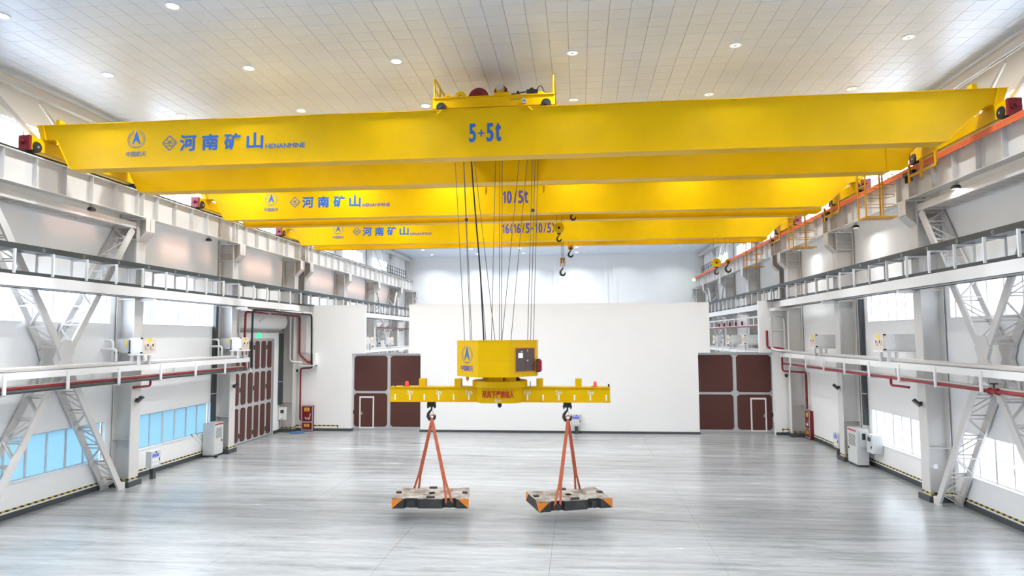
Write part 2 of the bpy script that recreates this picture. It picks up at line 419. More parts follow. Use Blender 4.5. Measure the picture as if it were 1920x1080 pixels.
for (y0, y1, z0, z1) in opR:
    if z0 > 12: window('R', y0, y1, z0, z1, 5, 'glass')
    elif z0 > 5: window('R', y0, y1, z0, z1, 6, 'film_white')
    else: window('R', y0, y1, z0, z1, 6, 'film_white', True)

# ------------------------------------------------------------------ partition across the hall
PY0, PY1 = 44.1, 44.45
PT, DT = 8.5, 5.2
tag(MB().prism([(-10.56, 0), (7.66, 0), (7.66, DT), (8.43, DT), (8.43, PT-.05), (-11.37, PT), (-11.37, DT), (-10.56, DT)], 'Y', PY0, PY1).build('wall_center', 'partition'), kind='structure')
tag(MB().prism([(XL, 0), (-15.3, 0), (-15.3, DT), (-14.42, DT), (-14.42, PT), (XL, PT)], 'Y', PY0, PY1).build('wall_inner_left', 'partition'), kind='structure')
tag(MB().prism([(12.38, 0), (XR, 0), (XR, PT), (11.54, PT), (11.54, DT), (12.38, DT)], 'Y', PY0, PY1).build('wall_inner_right', 'partition'), kind='structure')

# skirtings
def skirt(name, b): return tag(b.build(name, 'base'), kind='structure')
b = MB()
for a, c in ((YB, 37.2), (42.45, 44.1)): b.box(XL, XL+.03, a, c, 0, .2)
skirt('baseboard_left', b)
skirt('baseboard_right', MB().box(XR-.03, XR, YB, 44.1, 0, .2))
skirt('baseboard_center', MB().box(-10.6, 7.7, PY0-.03, PY0, 0, .15))
skirt('baseboard_inner_left', MB().box(XL+.03, -15.3, PY0-.03, PY0, 0, .18).box(-15.3, -15.27, PY0-.03, PY1, 0, .18))
skirt('baseboard_inner_right', MB().box(12.38, XR-.03, PY0-.03, PY0, 0, .18))
# hazard tape
def tape(k, b): return tag(b.build('trim_%d' % k, 'tape'), kind='structure')
b = MB()
for a, c in ((YB, 37.0),): b.box(XL, XL+.008, a, c, .26, .33)
tape(1, b); tape(2, MB().box(XR-.008, XR, YB, 43.9, .26, .33))
tape(3, MB().box(XL, -16.2, PY0-.008, PY0, .33, .40).box(-16.27, -16.2, PY0-.008, PY0, .03, .33))
tape(4, MB().box(12.75, XR, PY0-.008, PY0, .33, .40).box(12.75, 12.82, PY0-.008, PY0, .03, .33))

# ------------------------------------------------------------------ brown panel doors in the partition
def octa(x0, x1, z0, z1, c):
    return [(x0+c, z0), (x1-c, z0), (x1, z0+c), (x1, z1-c), (x1-c, z1), (x0+c, z1), (x0, z1-c), (x0, z0+c)]
def big_door(n, x0, x1, wick, cx):
    y = 45.0
    o = thing('door_%d' % n, None, None, ((x0+x1)/2, y, 0), kind='structure')
    MB().box(x0, x1, y, y+.08, .06, 5.1).build('door_leaf', 'alu', o)
    MB().box(x0-.05, x1+.05, y-.1, y+.12, 5.1, 5.22).build('top_track', 'galv', o)
    MB().box(x0-.05, x1+.05, y-.12, y+.1, 0, .10).build('bottom_track', 'galv', o)
    for a, c in ((x0+.08, cx-.12), (cx+.12, x1-.08)):
        for z0, z1 in ((.2, 2.46), (2.62, 5.02)):
            MB().prism(octa(a, c, z0, z1, .14), 'Y', y-.03, y+.02).build('panel', 'brown', o)
    MB().box(cx-.07, cx+.07, y-.045, y, .1, 5.1).build('centre_stile', 'alu', o)
    w0, w1 = wick
    w_ = MB().box(w0+.07, w1-.07, y-.055, y-.02, .16, 2.15).build('wicket_door', 'brown', o)
    MB().box(w0, w0+.09, y-.07, y-.02, .1, 2.26).box(w1-.09, w1, y-.07, y-.02, .1, 2.26).box(w0+.09, w1-.09, y-.07, y-.02, 2.15, 2.26).box(w0+.09, w1-.09, y-.07, y-.02, .1, .18).build('wicket_frame', 'steel_white', w_)
    hx = w0+.16 if n == 2 else w1-.16
    MB().box(hx-.02, hx+.02, y-.09, y-.055, 1.0, 1.2).box(hx-.02, hx+.12, y-.12, y-.09, 1.08, 1.12).build('handle', 'galv', w_)
    MB().box(x0+.02 if n == 2 else x1-.12, x0+.12 if n == 2 else x1-.02, y-.05, y-.03, 1.05, 1.3).build('lock', 'black', o)
big_door(2, -15.5, -10.45, (-15.03, -14.0), -12.97)
big_door(3, 7.6, 12.5, (11.06, 12.06), 10.12)
MB().box(7.6, 8.5, 44.46, 44.6, 5.22, 5.36).build('track_end_cap', 'black', bpy.data.objects['door_3'])

# folding door in the left wall
o = thing('door_1', None, None, (XL-.1, 39.8, 0), kind='structure')
y0, y1 = DOORL[0]+.03, DOORL[1]-.03; wd = (y1-y0)/6
for i in range(6):
    a = y0+i*wd+.012; c = a+wd-.024
    lf = MB().box(XL-.16, XL-.10, a, c, .03, 6.18).build('door_leaf', 'alu', o)
    for z0, z1 in ((.14, 2.12), (2.30, 4.18), (4.36, 6.1)):
        MB().prism(octa(a+.12, c-.12, z0, z1, .11), 'X', XL-.12, XL-.075).build('panel', 'brown', lf)
    if i in (1, 3, 5):
        for z in (.5, 3.2, 5.7): MB().box(XL-.10, XL-.04, a-.05, a+.05, z-.14, z+.14).build('hinge', 'cabinet_brown', lf)
MB().box(XL-.2, XL+.02, DOORL[0]-.02, DOORL[0]+.04, 0, 6.22).box(XL-.2, XL+.02, DOORL[1]-.04, DOORL[1]+.02, 0, 6.22).box(XL-.2, XL+.02, DOORL[0], DOORL[1], 6.18, 6.28).build('door_frame', 'alu', o)
MB().box(XL-.3, XL-.17, DOORL[0]-.3, DOORL[1]+.3, 0, 6.4).build('backing_panel', 'brown', o)

# ------------------------------------------------------------------ steel columns
def column(side, y, k):
    s = SIDE[side]; f = 1 if side == 'L' else -1
    o = thing('steel_column', None, None, (SX(side, .5), y, 0), 'white H section columns along the %s wall' % s)
    X = lambda d: SX(side, d)
    def bx(d0, d1, a, c, z0, z1): 
        return (min(X(d0), X(d1)), max(X(d0), X(d1)), a, c, z0, z1)
    b = MB().box(*bx(.86, .9, y-.3, y+.3, .0, 11.1)); b.box(*bx(.06, .10, y-.3, y+.3, 0, 11.6)); b.box(*bx(.10, .86, y-.012, y+.012, 0, 11.55))
    b.build('shaft', 'steel', o)
    for z in (2.0, 8.0, 10.62, 11.0, 11.5):
        MB().box(*bx(.10, .86, y-.28, y+.28, z-.012, z+.012)).build('stiffener_plate', 'steel', o)
    # bracket carrying the runway girder
    pts = [(.9, 10.55), (1.3, 10.95), (1.3, 11.5), (.9, 11.5)]
    b = MB().prism([(X(d), z) for d, z in pts], 'Y', y-.012, y+.012)
    b.prism([(X(d), z) for d, z in [(.88, 10.53), (1.3, 10.95), (1.3, 10.91), (.88, 10.49)]], 'Y', y-.3, y+.3)
    b.box(*bx(.1, 1.3, y-.3, y+.3, 11.5, 11.55)); b.box(*bx(1.27, 1.3, y-.3, y+.3, 10.93, 11.5)); b.box(*bx(.86, .9, y-.3, y+.3, 11.1, 11.5))
    b.build('corbel', 'steel', o)
    MB().box(*bx(.06, .5, y-.22, y+.22, 11.55, ZC)).build('upper_shaft', 'steel', o)
    MB().box(*bx(.0, 1.0, y-.42, y+.42, 0, .22)).build('plinth', 'base', o)
    MB().box(*bx(.9, .908, y-.31, y+.31, .28, .35)).box(*bx(.1, .9, y-.312, y-.302, .28, .35)).build('hazard_tape', 'tape', o)
    return o
for side in 'LR':
    for k, y in enumerate(COLY):
        o = column(side, y, k)
        lab = ['white steel column at the near end of the cross brace, %s wall', 'white steel column nearest in view on the %s wall, beside the cross brace foot',
               'second white steel column in view along the %s wall, beside dark vertical duct', 'white steel column in front of the partition corner, %s wall',
               'white steel column just behind the partition, %s wall', 'white steel column beyond the partition, second behind it on the %s wall',
               'white steel column at near side of the far cross brace, %s wall', 'white steel column at far side of the far cross brace, %s wall', 'white steel column in the far corner, %s wall'][k] % SIDE[side]
        tag(o, lab, 'column')

# ------------------------------------------------------------------ runway girders with rail
for side in 'LR':
    X = lambda d: SX(side, d)
    cx = X(.96)
    o = thing('runway_girder', 'white riveted crane runway girder with stiffeners along the %s wall' % SIDE[side] if 0 else 'long white crane runway girder with vertical stiffeners along the %s wall' % SIDE[side], 'girder', (cx, 48, 11.55), 'runway girders')
    MB().box(cx-.2, cx+.2, 17, 75.2, 12.66, 12.70).build('top_flange', 'steel', o)
    MB().box(cx-.2, cx+.2, 17, 75.2, 11.57, 11.61).build('bottom_flange', 'steel', o)
    MB().box(cx-.01, cx+.01, 17, 75.2, 11.61, 12.66).build('web', 'steel', o)
    MB().box(cx-.055, cx+.055, 17, 75.2, 12.70, 12.82).build('crane_rail', 'rubber' if side == 'L' else 'green_rail', o)
    sme = MB().box(-.19, .19, -.009, .009, 0, 1.05).mesh('stiffener', 'steel')
    k = 0
    while 17.2+1.36*k < 75:
        link('stiffener', sme, o, (cx, 17.2+1.36*k, 11.61)); k += 1
    for y in COLY[:-1]:
        MB().box(cx-.2, cx+.2, y-.32, y-.29, 11.61, 12.66).build('end_plate', 'steel', o)
    # walkway plate between girder and wall
    w_ = thing('walkway', 'narrow white walkway plate between runway girder and %s wall' % SIDE[side], 'walkway', (X(.4), 48, 11.75), 'wall walkways')
    MB().box(min(X(.52), X(.7)), max(X(.52), X(.7)), 17, 76, 12.60, 12.63).build('deck', 'steel_white', w_)
    MB().box(min(X(.70), X(.74)), max(X(.70), X(.74)), 17, 76, 12.45, 12.63).build('edge_angle', 'steel_white', w_)
    # black guard railing at the far end
    g = thing('guard_railing', 'black guard railing on the %s walkway at the far end' % SIDE[side], 'railing', (X(.62), 70, 12.63), 'walkway railings')
    for k in range(9):
        y = 66.4+k*.9
        MB().bar((X(.62), y, 12.63), (X(.62), y, 13.72), .05, .05).build('post', 'black', g)
    for z in (13.0, 13.35, 13.72): MB().bar((X(.62), 66.4, z), (X(.62), 73.6, z), .04, .04).build('rail', 'black', g)
    # floodlights under the walkway; the right row's glow is added to brighten the wall
    for k, y in enumerate((24.2, 32.6, 40.7) if side == 'R' else (24.2, 32.6)):
        h_ = thing('floodlight', 'round black floodlight under the %s runway girder, %s from camera' % (SIDE[side], ORD[k]), 'floodlight', (X(.95), y, 11.3), 'girder floodlights')
        MB().box(X(.95)-.06, X(.95)+.06, y-.06, y+.06, 11.44, 11.57).build('mount', 'galv', h_)
        MB().lathe([(.02, .1), (.12, .08), (.16, 0), (.15, -.05)], (X(.95), y, 11.38), 14).build('housing', 'black', h_, True)
        MB().lathe([(.145, 0), (.02, -.02)], (X(.95), y, 11.33), 14).build('lens', 'screen_dark' if side == 'L' else 'lens_fill', h_, True)
        if side == 'R':
            fd = bpy.data.lights.new('added_flood_fill', 'AREA'); fd.shape = 'DISK'; fd.size = .24; fd.energy = 30; fd.color = (1, .98, .95); fd.spread = math.radians(175)
            fo = bpy.data.objects.new('beam', fd); COL.objects.link(fo); fo.parent = h_; fo.location = (0, 0, .0); fo.rotation_euler = (0, math.radians(8), 0)

# orange conductor bars on the right girder
o = thing('conductor_rail', 'orange conductor bars running along the right runway girder', 'conductor', (12.8, 48, 12.55))
for k in range(4):
    z = 12.52+k*.055; x = SX('R', 1.25)
    b_ = MB().box(x-.015, x+.03, 17, 74.6, z, z+.04).build('conductor_bar', 'orange', o)
    MB().box(x-.02, x-.015, 17, 74.6, z+.03, z+.038).build('edge_strip', 'orange_edge', b_)
for k in range(22): MB().box(SX('R', 1.27)+.02, SX('R', 1.16), 18+k*2.6, 18.06+k*2.6, 12.5, 12.62).build('bracket', 'galv', o)
o = thing('indicator_lamp', 'small glowing pale green lamp at the far end of the orange conductor', 'lamp', (12.75, 74.8, 12.4))
MB().lathe([(.02, -.14), (.12, -.1), (.16, 0), (.12, .1), (.02, .14)], (12.75, 74.8, 12.45), 12).build('bulb', 'lampgreen', o, True)
MB().bar((12.75, 74.7, 12.6), (12.85, 74.7, 12.7), .05, .05).build('arm', 'galv', o)

# ------------------------------------------------------------------ laced cross braces and top struts
def arm(o, side, p0, p1, n, tag_):
    X = lambda d: SX(side, d); d0, d1 = .12, .86
    p0 = Vector(p0); p1 = Vector(p1); t = (p1-p0).normalized(); nn = Vector((-t[1], t[0]))
    P = lambda d, q: (X(d), q[0], q[1])
    for d in (d0, d1): MB().bar(P(d, p0), P(d, p1), .26, .09, up=(1, 0, 0)).build('chord', 'steel', o)
    L = (p1-p0).length
    for e in (-.10, .10):
        for i in range(n):
            a = p0+t*(L*(i+.35)/n)+nn*e; c = p0+t*(L*(i+1.15)/n)+nn*e if i < n-1 else p0+t*(L*(i+.9)/n)+nn*e
            MB().bar(P(d0, a), P(d1, a), .05, .05).build('lacing_bar', 'steel', o)
            q0, q1 = (d0, d1) if i % 2 else (d1, d0)
            MB().bar(P(q0, a), P(q1, c), .05, .04).build('lacing_bar', 'steel', o)
def cross_brace(side, ya, yb, n, label, group):
    ym = (ya+yb)/2; zc = 5.5
    X = lambda d: SX(side, d)
    o = thing('cross_brace', label, 'brace', (X(.5), ym, 0), group)
    for (y, z) in ((yb-.72, 0.0), (ya+.72, 0.0), (yb-.55, 11.0), (ya+.55, 11.0)):
        dy = .16 if y > ym else -.16; dz = .28 if z > zc else -.28
        arm(o, side, (ym+dy, zc+dz), (y, z), n, '')
        if z == 0:
            for d in (.12, .86): MB().bar((X(d), y-.2, .14), (X(d), y+.2, .14), .28, .1, up=(1, 0, 0)).build('foot_plate', 'steel', o)
    for d in (.12, .87):
        MB().prism([(ym-.22, zc-.75), (ym+.22, zc-.75), (ym+.40, zc-.35), (ym+.24, zc), (ym+.40, zc+.35), (ym+.22, zc+.75), (ym-.22, zc+.75), (ym-.40, zc+.35), (ym-.24, zc), (ym-.40, zc-.35)], 'X', X(d)-.055, X(d)+.055).build('gusset_plate', 'steel', o)
    return o
def top_strut(side, ya, yb, label):
    o = thing('tie_strut', label, 'strut', (SX(side, .5), (ya+yb)/2, 11.2), 'laced struts under the girders')
    arm(o, side, (ya, 11.2), (yb, 11.2), 14, '')
for side in 'LR':
    cross_brace(side, 19.2, 27.35, 7, 'large white laced X brace near the camera against the %s wall' % SIDE[side], 'wall cross braces')
    top_strut(side, 19.58, 26.97, 'laced white strut under the runway girder above the near %s X brace' % SIDE[side])
    cross_brace(side, 61.4, 69.5, 6, 'white laced X brace beyond the partition against the %s wall' % SIDE[side], 'wall cross braces')
# upper bracing and eaves beams
for side in 'LR':
    X = lambda d: SX(side, d)
    o = thing('eaves_beam', 'white beam under the ceiling edge along the %s wall' % SIDE[side], 'beam', (X(.2), 48, 15.1), 'eaves beams')
    MB().box(min(X(.5), X(.54)), max(X(.5), X(.54)), 17, 76, 15.05, 15.42).build('web', 'steel', o)
    MB().box(min(X(.42), X(.62)), max(X(.42), X(.62)), 17, 76, 15.05, 15.09).build('bottom_flange', 'steel', o)
    MB().box(min(X(.42), X(.62)), max(X(.42), X(.62)), 17, 76, 15.39, 15.42).build('top_flange', 'steel', o)
    for nm, (ya, yb) in (('near', (19.4, 27.1)), ('far', (61.6, 69.3))):
        o = thing('diagonal_brace', 'crossed white angle braces above the runway girder, %s bay of the %s wall' % (nm, SIDE[side]), 'brace', (X(.45), (ya+yb)/2, 12.7), 'upper wall braces')
        MB().bar((X(.48), ya+.1, 14.93), (X(.48), (ya+yb)/2, 12.75), .16, .1, up=(1, 0, 0)).build('angle_bar', 'steel', o)
        MB().bar((X(.40), (ya+yb)/2, 12.75), (X(.40), yb-.1, 14.93), .16, .1, up=(1, 0, 0)).build('angle_bar', 'steel', o)
        MB().bar((X(.44), (ya+yb)/2-1.2, 14.93), (X(.44), (ya+yb)/2+1.6, 12.75), .12, .06, up=(1, 0, 0)).build('angle_bar', 'steel', o)

# ------------------------------------------------------------------ cable tray racks
for side in 'LR':
    X = lambda d: SX(side, d)
    bx = lambda d0, d1, a, c, z0, z1: (min(X(d0), X(d1)), max(X(d0), X(d1)), a, c, z0, z1)
    o = thing('cable_rack', 'long white cable rack with dark trays and portal frames along the %s wall' % SIDE[side], 'cable rack', (X(1.3), 47, 8.05), 'cable racks')
    for d in (1.0, 1.6):
        MB().box(*bx(d-.012, d+.012, 18, 76, 8.05, 8.44)).box(*bx(d-.10, d, 18, 76, 8.05, 8.075)).build('beam', 'steel_white', o)
        MB().box(*bx(d-.10, d+.014, 18, 76, 8.03, 8.05)).build('lower_edge', 'darkgrey', o)
    MB().box(*bx(1.02, 1.58, 18, 76, 8.40, 8.43)).box(*bx(1.58, 1.605, 18, 76, 8.43, 8.56)).box(*bx(1.0, 1.03, 18, 76, 8.43, 8.56)).build('lower_tray', 'tray', o)
    MB().box(*bx(.92, 1.60, 18, 76, 9.27, 9.30)).box(*bx(1.57, 1.60, 18, 76, 9.30, 9.47)).box(*bx(.92, .96, 18, 76, 9.30, 9.47)).build('upper_tray', 'tray', o)
    fm = MB(); w_ = .03
    s_ = 1 if side == 'L' else -1
    fm.box(-.04, .04, -w_, w_, -.80, 0); q = -.62*s_
    fm.box(min(q-.03, q+.03), max(q-.03, q+.03), -w_, w_, -.80, 0); fm.box(min(q, 0), max(q, 0), -w_, w_, -.07, 0)
    fme = fm.mesh('portal_frame', 'steel_white')
    k = 0
    while 18.35+1.62*k < 76:
        link('portal_frame', fme, o, (X(1.64), 18.35+1.62*k, 9.27)); k += 1
    for k, y in enumerate(COLY):
        MB().prism([(X(.9), 7.9), (X(1.62), 7.9), (X(1.62), 8.03), (X(.9), 8.03)], 'Y', y-.06, y+.06).build('support_arm', 'steel_white', o)
    for k in range(9):
        y = 19.3+1.9*k
        MB().ring((y, 9.36), 'X', .045, .06, X(1.605)-.006, X(1.605)+.006, 10).build('cable_tie', 'galv', o)
# cross walk joining the racks near the partition
for side in 'LR':
    X = lambda d: SX(side, d)
    o = thing('rack_junction', 'grey tray junction box on the %s cable rack above the partition' % SIDE[side], 'junction box', (X(1.3), 43, 8.0), 'tray junctions')
    MB().box(min(X(.95), X(1.9)), max(X(.95), X(1.9)), 42.6, 44.0, 7.82, 8.02).build('box', 'steel', o)
    MB().box(min(X(.9), X(2.0)), max(X(.9), X(2.0)), 42.5, 44.05, 8.45, 8.53).build('tray_end', 'tray', o)

# ------------------------------------------------------------------ pipe racks
def pipe(name, label, pts, r, m, bend=.25, n=10, group='wall pipes'):
    b = MB().tube(pts, r, n, bend); lo = min(pts, key=lambda p: p[2])
    return tag(b.build(name, m, None, True, lo), label, 'pipe', group)
for side in 'LR':
    X = lambda d: SX(side, d)
    bx = lambda d0, d1, a, c, z0, z1: (min(X(d0), X(d1)), max(X(d0), X(d1)), a, c, z0, z1)
    segs = [(17.4, 36.6 if side == 'L' else 44.0, 'near'), (47.0, 74.0, 'far')]
    for (a, c, nm) in segs:
        o = thing('pipe_rack', 'white steel pipe rack bolted along the %s wall, %s' % (SIDE[side], 'in front of the partition' if nm == 'near' else 'beyond the partition'), 'pipe rack', (X(1.0), (a+c)/2, 4.4), 'pipe racks')
        MB().box(*bx(1.28, 1.31, a, c, 4.94, 5.18)).box(*bx(1.2, 1.28, a, c, 4.94, 4.96)).box(*bx(1.2, 1.28, a, c, 5.16, 5.18)).build('front_beam', 'steel_white', o)
        MB().box(*bx(.94, .98, a, c, 4.94, 5.18)).build('rear_beam', 'steel_white', o)
        y0 = 20.15 if side == 'L' else 19.95
        k = -1
        while y0+2.74*k < c+.2:
            y = y0+2.74*k; k += 1
            if y < a-.1: continue
            h_ = MB().box(*bx(1.31, 1.36, y-.06, y+.06, 4.43, 5.14)); h_.box(*bx(.2, .25, y-.05, y+.05, 4.43, 5.0)); h_.box(*bx(.2, 1.36, y-.05, y+.05, 4.40, 4.46))
            h_.build('hanger', 'steel_white', o)
            MB().box(*bx(.2, 1.28, y-.04, y+.04, 5.10, 5.18)).build('cross_arm', 'steel_white', o)
            MB().box(*bx(1.085, 1.125, y-.03, y+.03, 5.18, 5.30)).build('pipe_saddle', 'steel_white', o)
        if side == 'L':
            dd = [(1.2, 5.27, .075, 'chrome', 'thick pale insulated pipe on top'), (1.02, 5.27, .075, 'insul', 'white insulated pipe on top, close to the wall'),
                  (1.24, 4.52, .06, 'darkgrey', 'black pipe at the bottom'), (1.2, 4.64, .055, 'red_bright', 'red sprinkler pipe'), (1.06, 4.66, .07, 'insul', 'white pipe behind the red one'), (.99, 4.54, .045, 'chrome', 'grey pipe at the back')]
        else:
            dd = [(1.2, 5.27, .075, 'chrome', 'thick pale insulated pipe on top'), (1.02, 5.27, .075, 'insul', 'white insulated pipe on top, close to the wall'),
                  (1.22, 4.52, .055, 'red_bright', 'red sprinkler pipe'), (1.1, 4.6, .055, 'chrome', 'grey pipe behind the red one'), (1.0, 4.56, .05, 'insul', 'white pipe at the back')]
        for d, z, r, m, lab in dd:
            if nm == 'far' and m not in ('red_bright', 'chrome', 'insul'): continue
            e = c-.25
            pipe('pipe', '%s of the %s wall rack, %s part' % (lab, SIDE[side], nm), [(X(d), a, z), (X(d), (a+c)/2, z), (X(d), e, z)], r, m, 0)
        if nm == 'near':
            y = 28.0 if side == 'L' else 29.4
            pipe('pipe', 'short red branch pipe stub below the %s rack' % SIDE[side], [(X(1.1), y, 4.5), (X(1.1), y, 4.2), (X(.95), y-.9 if side == 'L' else y-1.2, 4.2)], .05, 'red_bright', .12)
o = thing('gate_valve', 'red flanged valve with black handwheel on the right red pipe', 'valve', (SX('R', 1.18), 23.5, 4.4))
MB().lathe([(.06, -.22), (.11, -.22), (.11, -.16), (.07, -.14), (.09, 0), (.07, .14), (.11, .16), (.11, .22), (.06, .22)], (SX('R', 1.18), 22.3, 4.52), 12, 'Y').build('body', 'red_bright', o, True)
MB().cyl((SX('R', 1.18), 22.3, 4.55), (SX('R', 1.18), 22.3, 4.76), .025, 8).build('stem', 'black', o)
MB().ring((SX('R', 1.18), 22.3), 'Z', .09, .12, 4.74, 4.77, 14).build('handwheel', 'black', o)

# ------------------------------------------------------------------ wrapped air handling units
def ac_unit(side, y, label, dm=.25, group='air handling units on the racks'):
    X = lambda d: SX(side, d); bx = lambda d0, d1, a, c, z0, z1: (min(X(d0), X(d1)), max(X(d0), X(d1)), a, c, z0, z1)
    sg = 1 if side == 'L' else -1
    o = thing('air_handler', label, 'air handler', (X(.9), y+.45, 5.2), group)
    b = MB(); a, c, z0, z1 = y, y+.88, 5.66, 6.33
    # slightly bulging wrapped casing
    n = 5; vs = []
    for i in range(n+1):
        for j in range(n+1):
            u, v = i/n, j/n; bul = .035*math.sin(math.pi*u)*math.sin(math.pi*v)+random.uniform(0, .008)
            vs.append((X(dm+(1.52-dm)*u), a-bul, z0+(z1-z0)*v))
    b.add(vs, [(i*(n+1)+j, (i+1)*(n+1)+j, (i+1)*(n+1)+j+1, i*(n+1)+j+1) for i in range(n) for j in range(n)])
    b.box(*bx(dm, 1.52, a+.01, c, z0, z1))
    b.build('wrapped_casing', 'plastic', o, True)
    fp = MB().box(*bx(1.52, 1.55, a-.005, c, z0, z1)).build('outlet_panel', 'fan_beige', o)
    for k in (.27, .62):
        MB().ring((a+k, 6.0), 'X', .07, .15, X(1.55)-.03, X(1.55)+.05*sg if sg > 0 else X(1.55)+.03, 16).build('nozzle_ring', 'fan_beige', fp, True)
        MB().cyl((X(1.545), a+k, 6.0), (X(1.565), a+k, 6.0), .075, 14).build('nozzle_mouth', 'screen_dark', fp)
    MB().box(*bx(1.55, 1.558, a+.3, a+.58, 6.14, 6.30)).build('yellow_tag', 'yellowtag', fp)
    if side == 'L' and y < 40: MB().box(*bx(.3, dm, a+.02, a+.27, 5.7, 6.28)).build('inlet_box', 'cab', o)
    MB().box(*bx(dm-.03, 1.6, a-.03, c+.03, 5.58, 5.65)).build('stand_frame', 'steel_white', o)
    for d in (1.0, 1.32):
        for q in (a+.1, c-.1): MB().box(*bx(d-.05, d+.05, q-.05, q+.05, 5.18, 5.6)).build('stand_leg', 'steel_white', o)
    for (d, z) in ((dm+.02, z0+.03), (1.5, z0+.03), (1.5, z1-.03)):
        MB().box(*bx(d-.05, d+.05, a-.03, a+.01, z-.03, z+.03)).build('corner_bracket', 'black', o)
    if side == 'L':
        MB().box(*bx(dm+.02, dm+.05, a-.05, a-.02, z0, z1-.1)).build('strap', 'black', o)
        MB().box(*bx(.72, .84, a-.0, a+.01, 6.02, 6.22)).build('yellow_tag', 'yellowtag', o)
        MB().tube([(X(.02), a-.25, 6.22), (X(.38), a-.25, 6.22), (X(.38), a-.25, 5.35)], .055, 8, .15).build('supply_pipe', 'insul', o, True)
        MB().tube([(X(.02), a-.45, 5.85), (X(.68), a-.45, 5.85), (X(.68), a-.45, 5.35)], .055, 8, .15).build('return_pipe', 'insul', o, True)
        MB().lathe([(.07, -.06), (.10, 0), (.07, .06)], (X(.5), a-.2, 5.7), 10, 'Y').build('valve', 'black', o, True)
    return o
ac_unit('L', 26.75, 'plastic wrapped air handler on the left rack, nearest the camera', .93)
ac_unit('L', 35.1, 'wrapped air handler at the end of the left rack beside the folding door', .93)
ac_unit('R', 28.9, 'silver wrapped air handler on the right rack, nearest the camera')
ac_unit('R', 36.8, 'silver wrapped air handler on the right rack, closer to the partition')
ac_unit('L', 58.0, 'wrapped air handler seen above the left brown door, left one', .93)
ac_unit('L', 64.5, 'wrapped air handler seen above the left brown door, right one', .93)
for k, y in enumerate((52.0, 57.0, 63.0)):
    ac_unit('R', y, 'grey wrapped air handler above the right brown door, %s from the right' % ORD[k], .25 if y < 60 else .93)
# higher pipe rack behind the right door
o = thing('pipe_rack', 'upper white pipe rack seen above the right brown door', 'pipe rack', (SX('R', 1.0), 60, 6.9), 'pipe racks')
for z in (6.95, 7.55): MB().box(SX('R', 1.42), SX('R', 1.38), 47, 74, z, z+.12).build('beam', 'steel_white', o)
for k in range(14): MB().box(SX('R', 1.45), SX('R', 1.40), 47.6+2*k, 47.72+2*k, 6.9, 7.67).build('post', 'steel_white', o)
pipe('pipe', 'thin red pipe along the upper rack above the right brown door', [(SX('R', 1.48), 46.8, 6.95), (SX('R', 1.48), 60, 6.95), (SX('R', 1.48), 74, 6.95)], .055, 'red_bright', 0)
for k in range(5):
    y = 53+k*2.1
    q = thing('junction_box', 'small dark red box on the upper right pipe rack, %s from the right' % ORD[k], 'junction box', (SX('R', 1.4), y, 7.1), 'red boxes on the upper rack')
    MB().box(SX('R', 1.53), SX('R', 1.40), y-.11, y+.11, 7.07, 7.37).build('box', 'red', q)
    MB().box(SX('R', 1.54), SX('R', 1.53), y-.05, y+.05, 7.2, 7.3).build('plate', 'galv', q)
pipe('pipe', 'thin dark red pipe on far left wall above left brown door', [(SX('L', .98), 62, 7.2), (SX('L', .98), 68, 7.2), (SX('L', .98), 75, 7.2)], .06, 'red', 0)

# ------------------------------------------------------------------ pipes around the folding door and partition
pipe('pipe', 'black pipe looping over the folding door to the partition', [(-18.6, 36.55, 4.6), (-18.6, 36.6, 7.9), (-18.3, 40, 7.88), (-18.02, 43.7, 7.85), (-18.02, 43.8, 4.5)], .06, 'cable', .25)
pipe('pipe', 'red pipe rising beside the black one and crossing over the folding door', [(-18.92, 36.3, 4.64), (-18.92, 36.4, 7.8), (-18.92, 40, 7.78), (-18.92, 43.85, 7.75), (-18.92, 43.9, 5.15), (-18.3, 43.9, 4.62), (-18.02, 43.9, 4.62)], .065, 'red_bright', .2)
pipe('pipe', 'silver pipe rising left of the red one over the folding door', [(-19.3, 36.4, 5.3), (-19.3, 36.4, 8.1), (-19.3, 40, 8.0), (-19.28, 43.2, 7.9), (-19.28, 43.2, 4.7), (-18.6, 43.6, 4.62)], .065, 'chrome', .25)
pipe('pipe', 'slim white pipe dropping between red and black pipes on the partition', [(-18.45, 43.95, 7.75), (-18.45, 43.95, 6.2), (-18.45, 43.95, 5.2)], .045, 'insul', 0)
pipe('pipe', 'slim grey pipe dropping left of red one on the partition', [(-19.12, 43.95, 7.75), (-19.12, 43.95, 5.25), (-18.3, 43.95, 5.25)], .04, 'galv', .12)
pipe('pipe', 'long white horizontal pipe under the left rack end, above folding door', [(-18.75, 36.7, 7.98), (-18.5, 40, 7.95), (-18.3, 43.8, 7.92)], .07, 'insul', 0)
pipe('pipe', 'dark red riser down the partition to the left hose cabinet', [(-18.02, 43.9, 4.55), (-18.02, 43.9, 4.25), (-18.82, 43.9, 4.22), (-18.80, 43.9, .76), (-18.55, 43.9, .76)], .055, 'red', .18)
o = thing('pipe_bracket', 'white steel pipe bracket plates on the partition beside black pipe', 'bracket', (-18.1, 44, 4.4))
MB().box(-17.85, -17.70, 43.6, 44.1, 4.35, 5.25).build('side_plate', 'steel_white', o)
MB().box(-18.75, -17.72, 43.98, 44.1, 4.5, 5.2).build('back_plate', 'steel', o)
MB().box(-18.75, -17.70, 43.55, 44.1, 4.38, 4.44).build('shelf', 'steel_white', o)
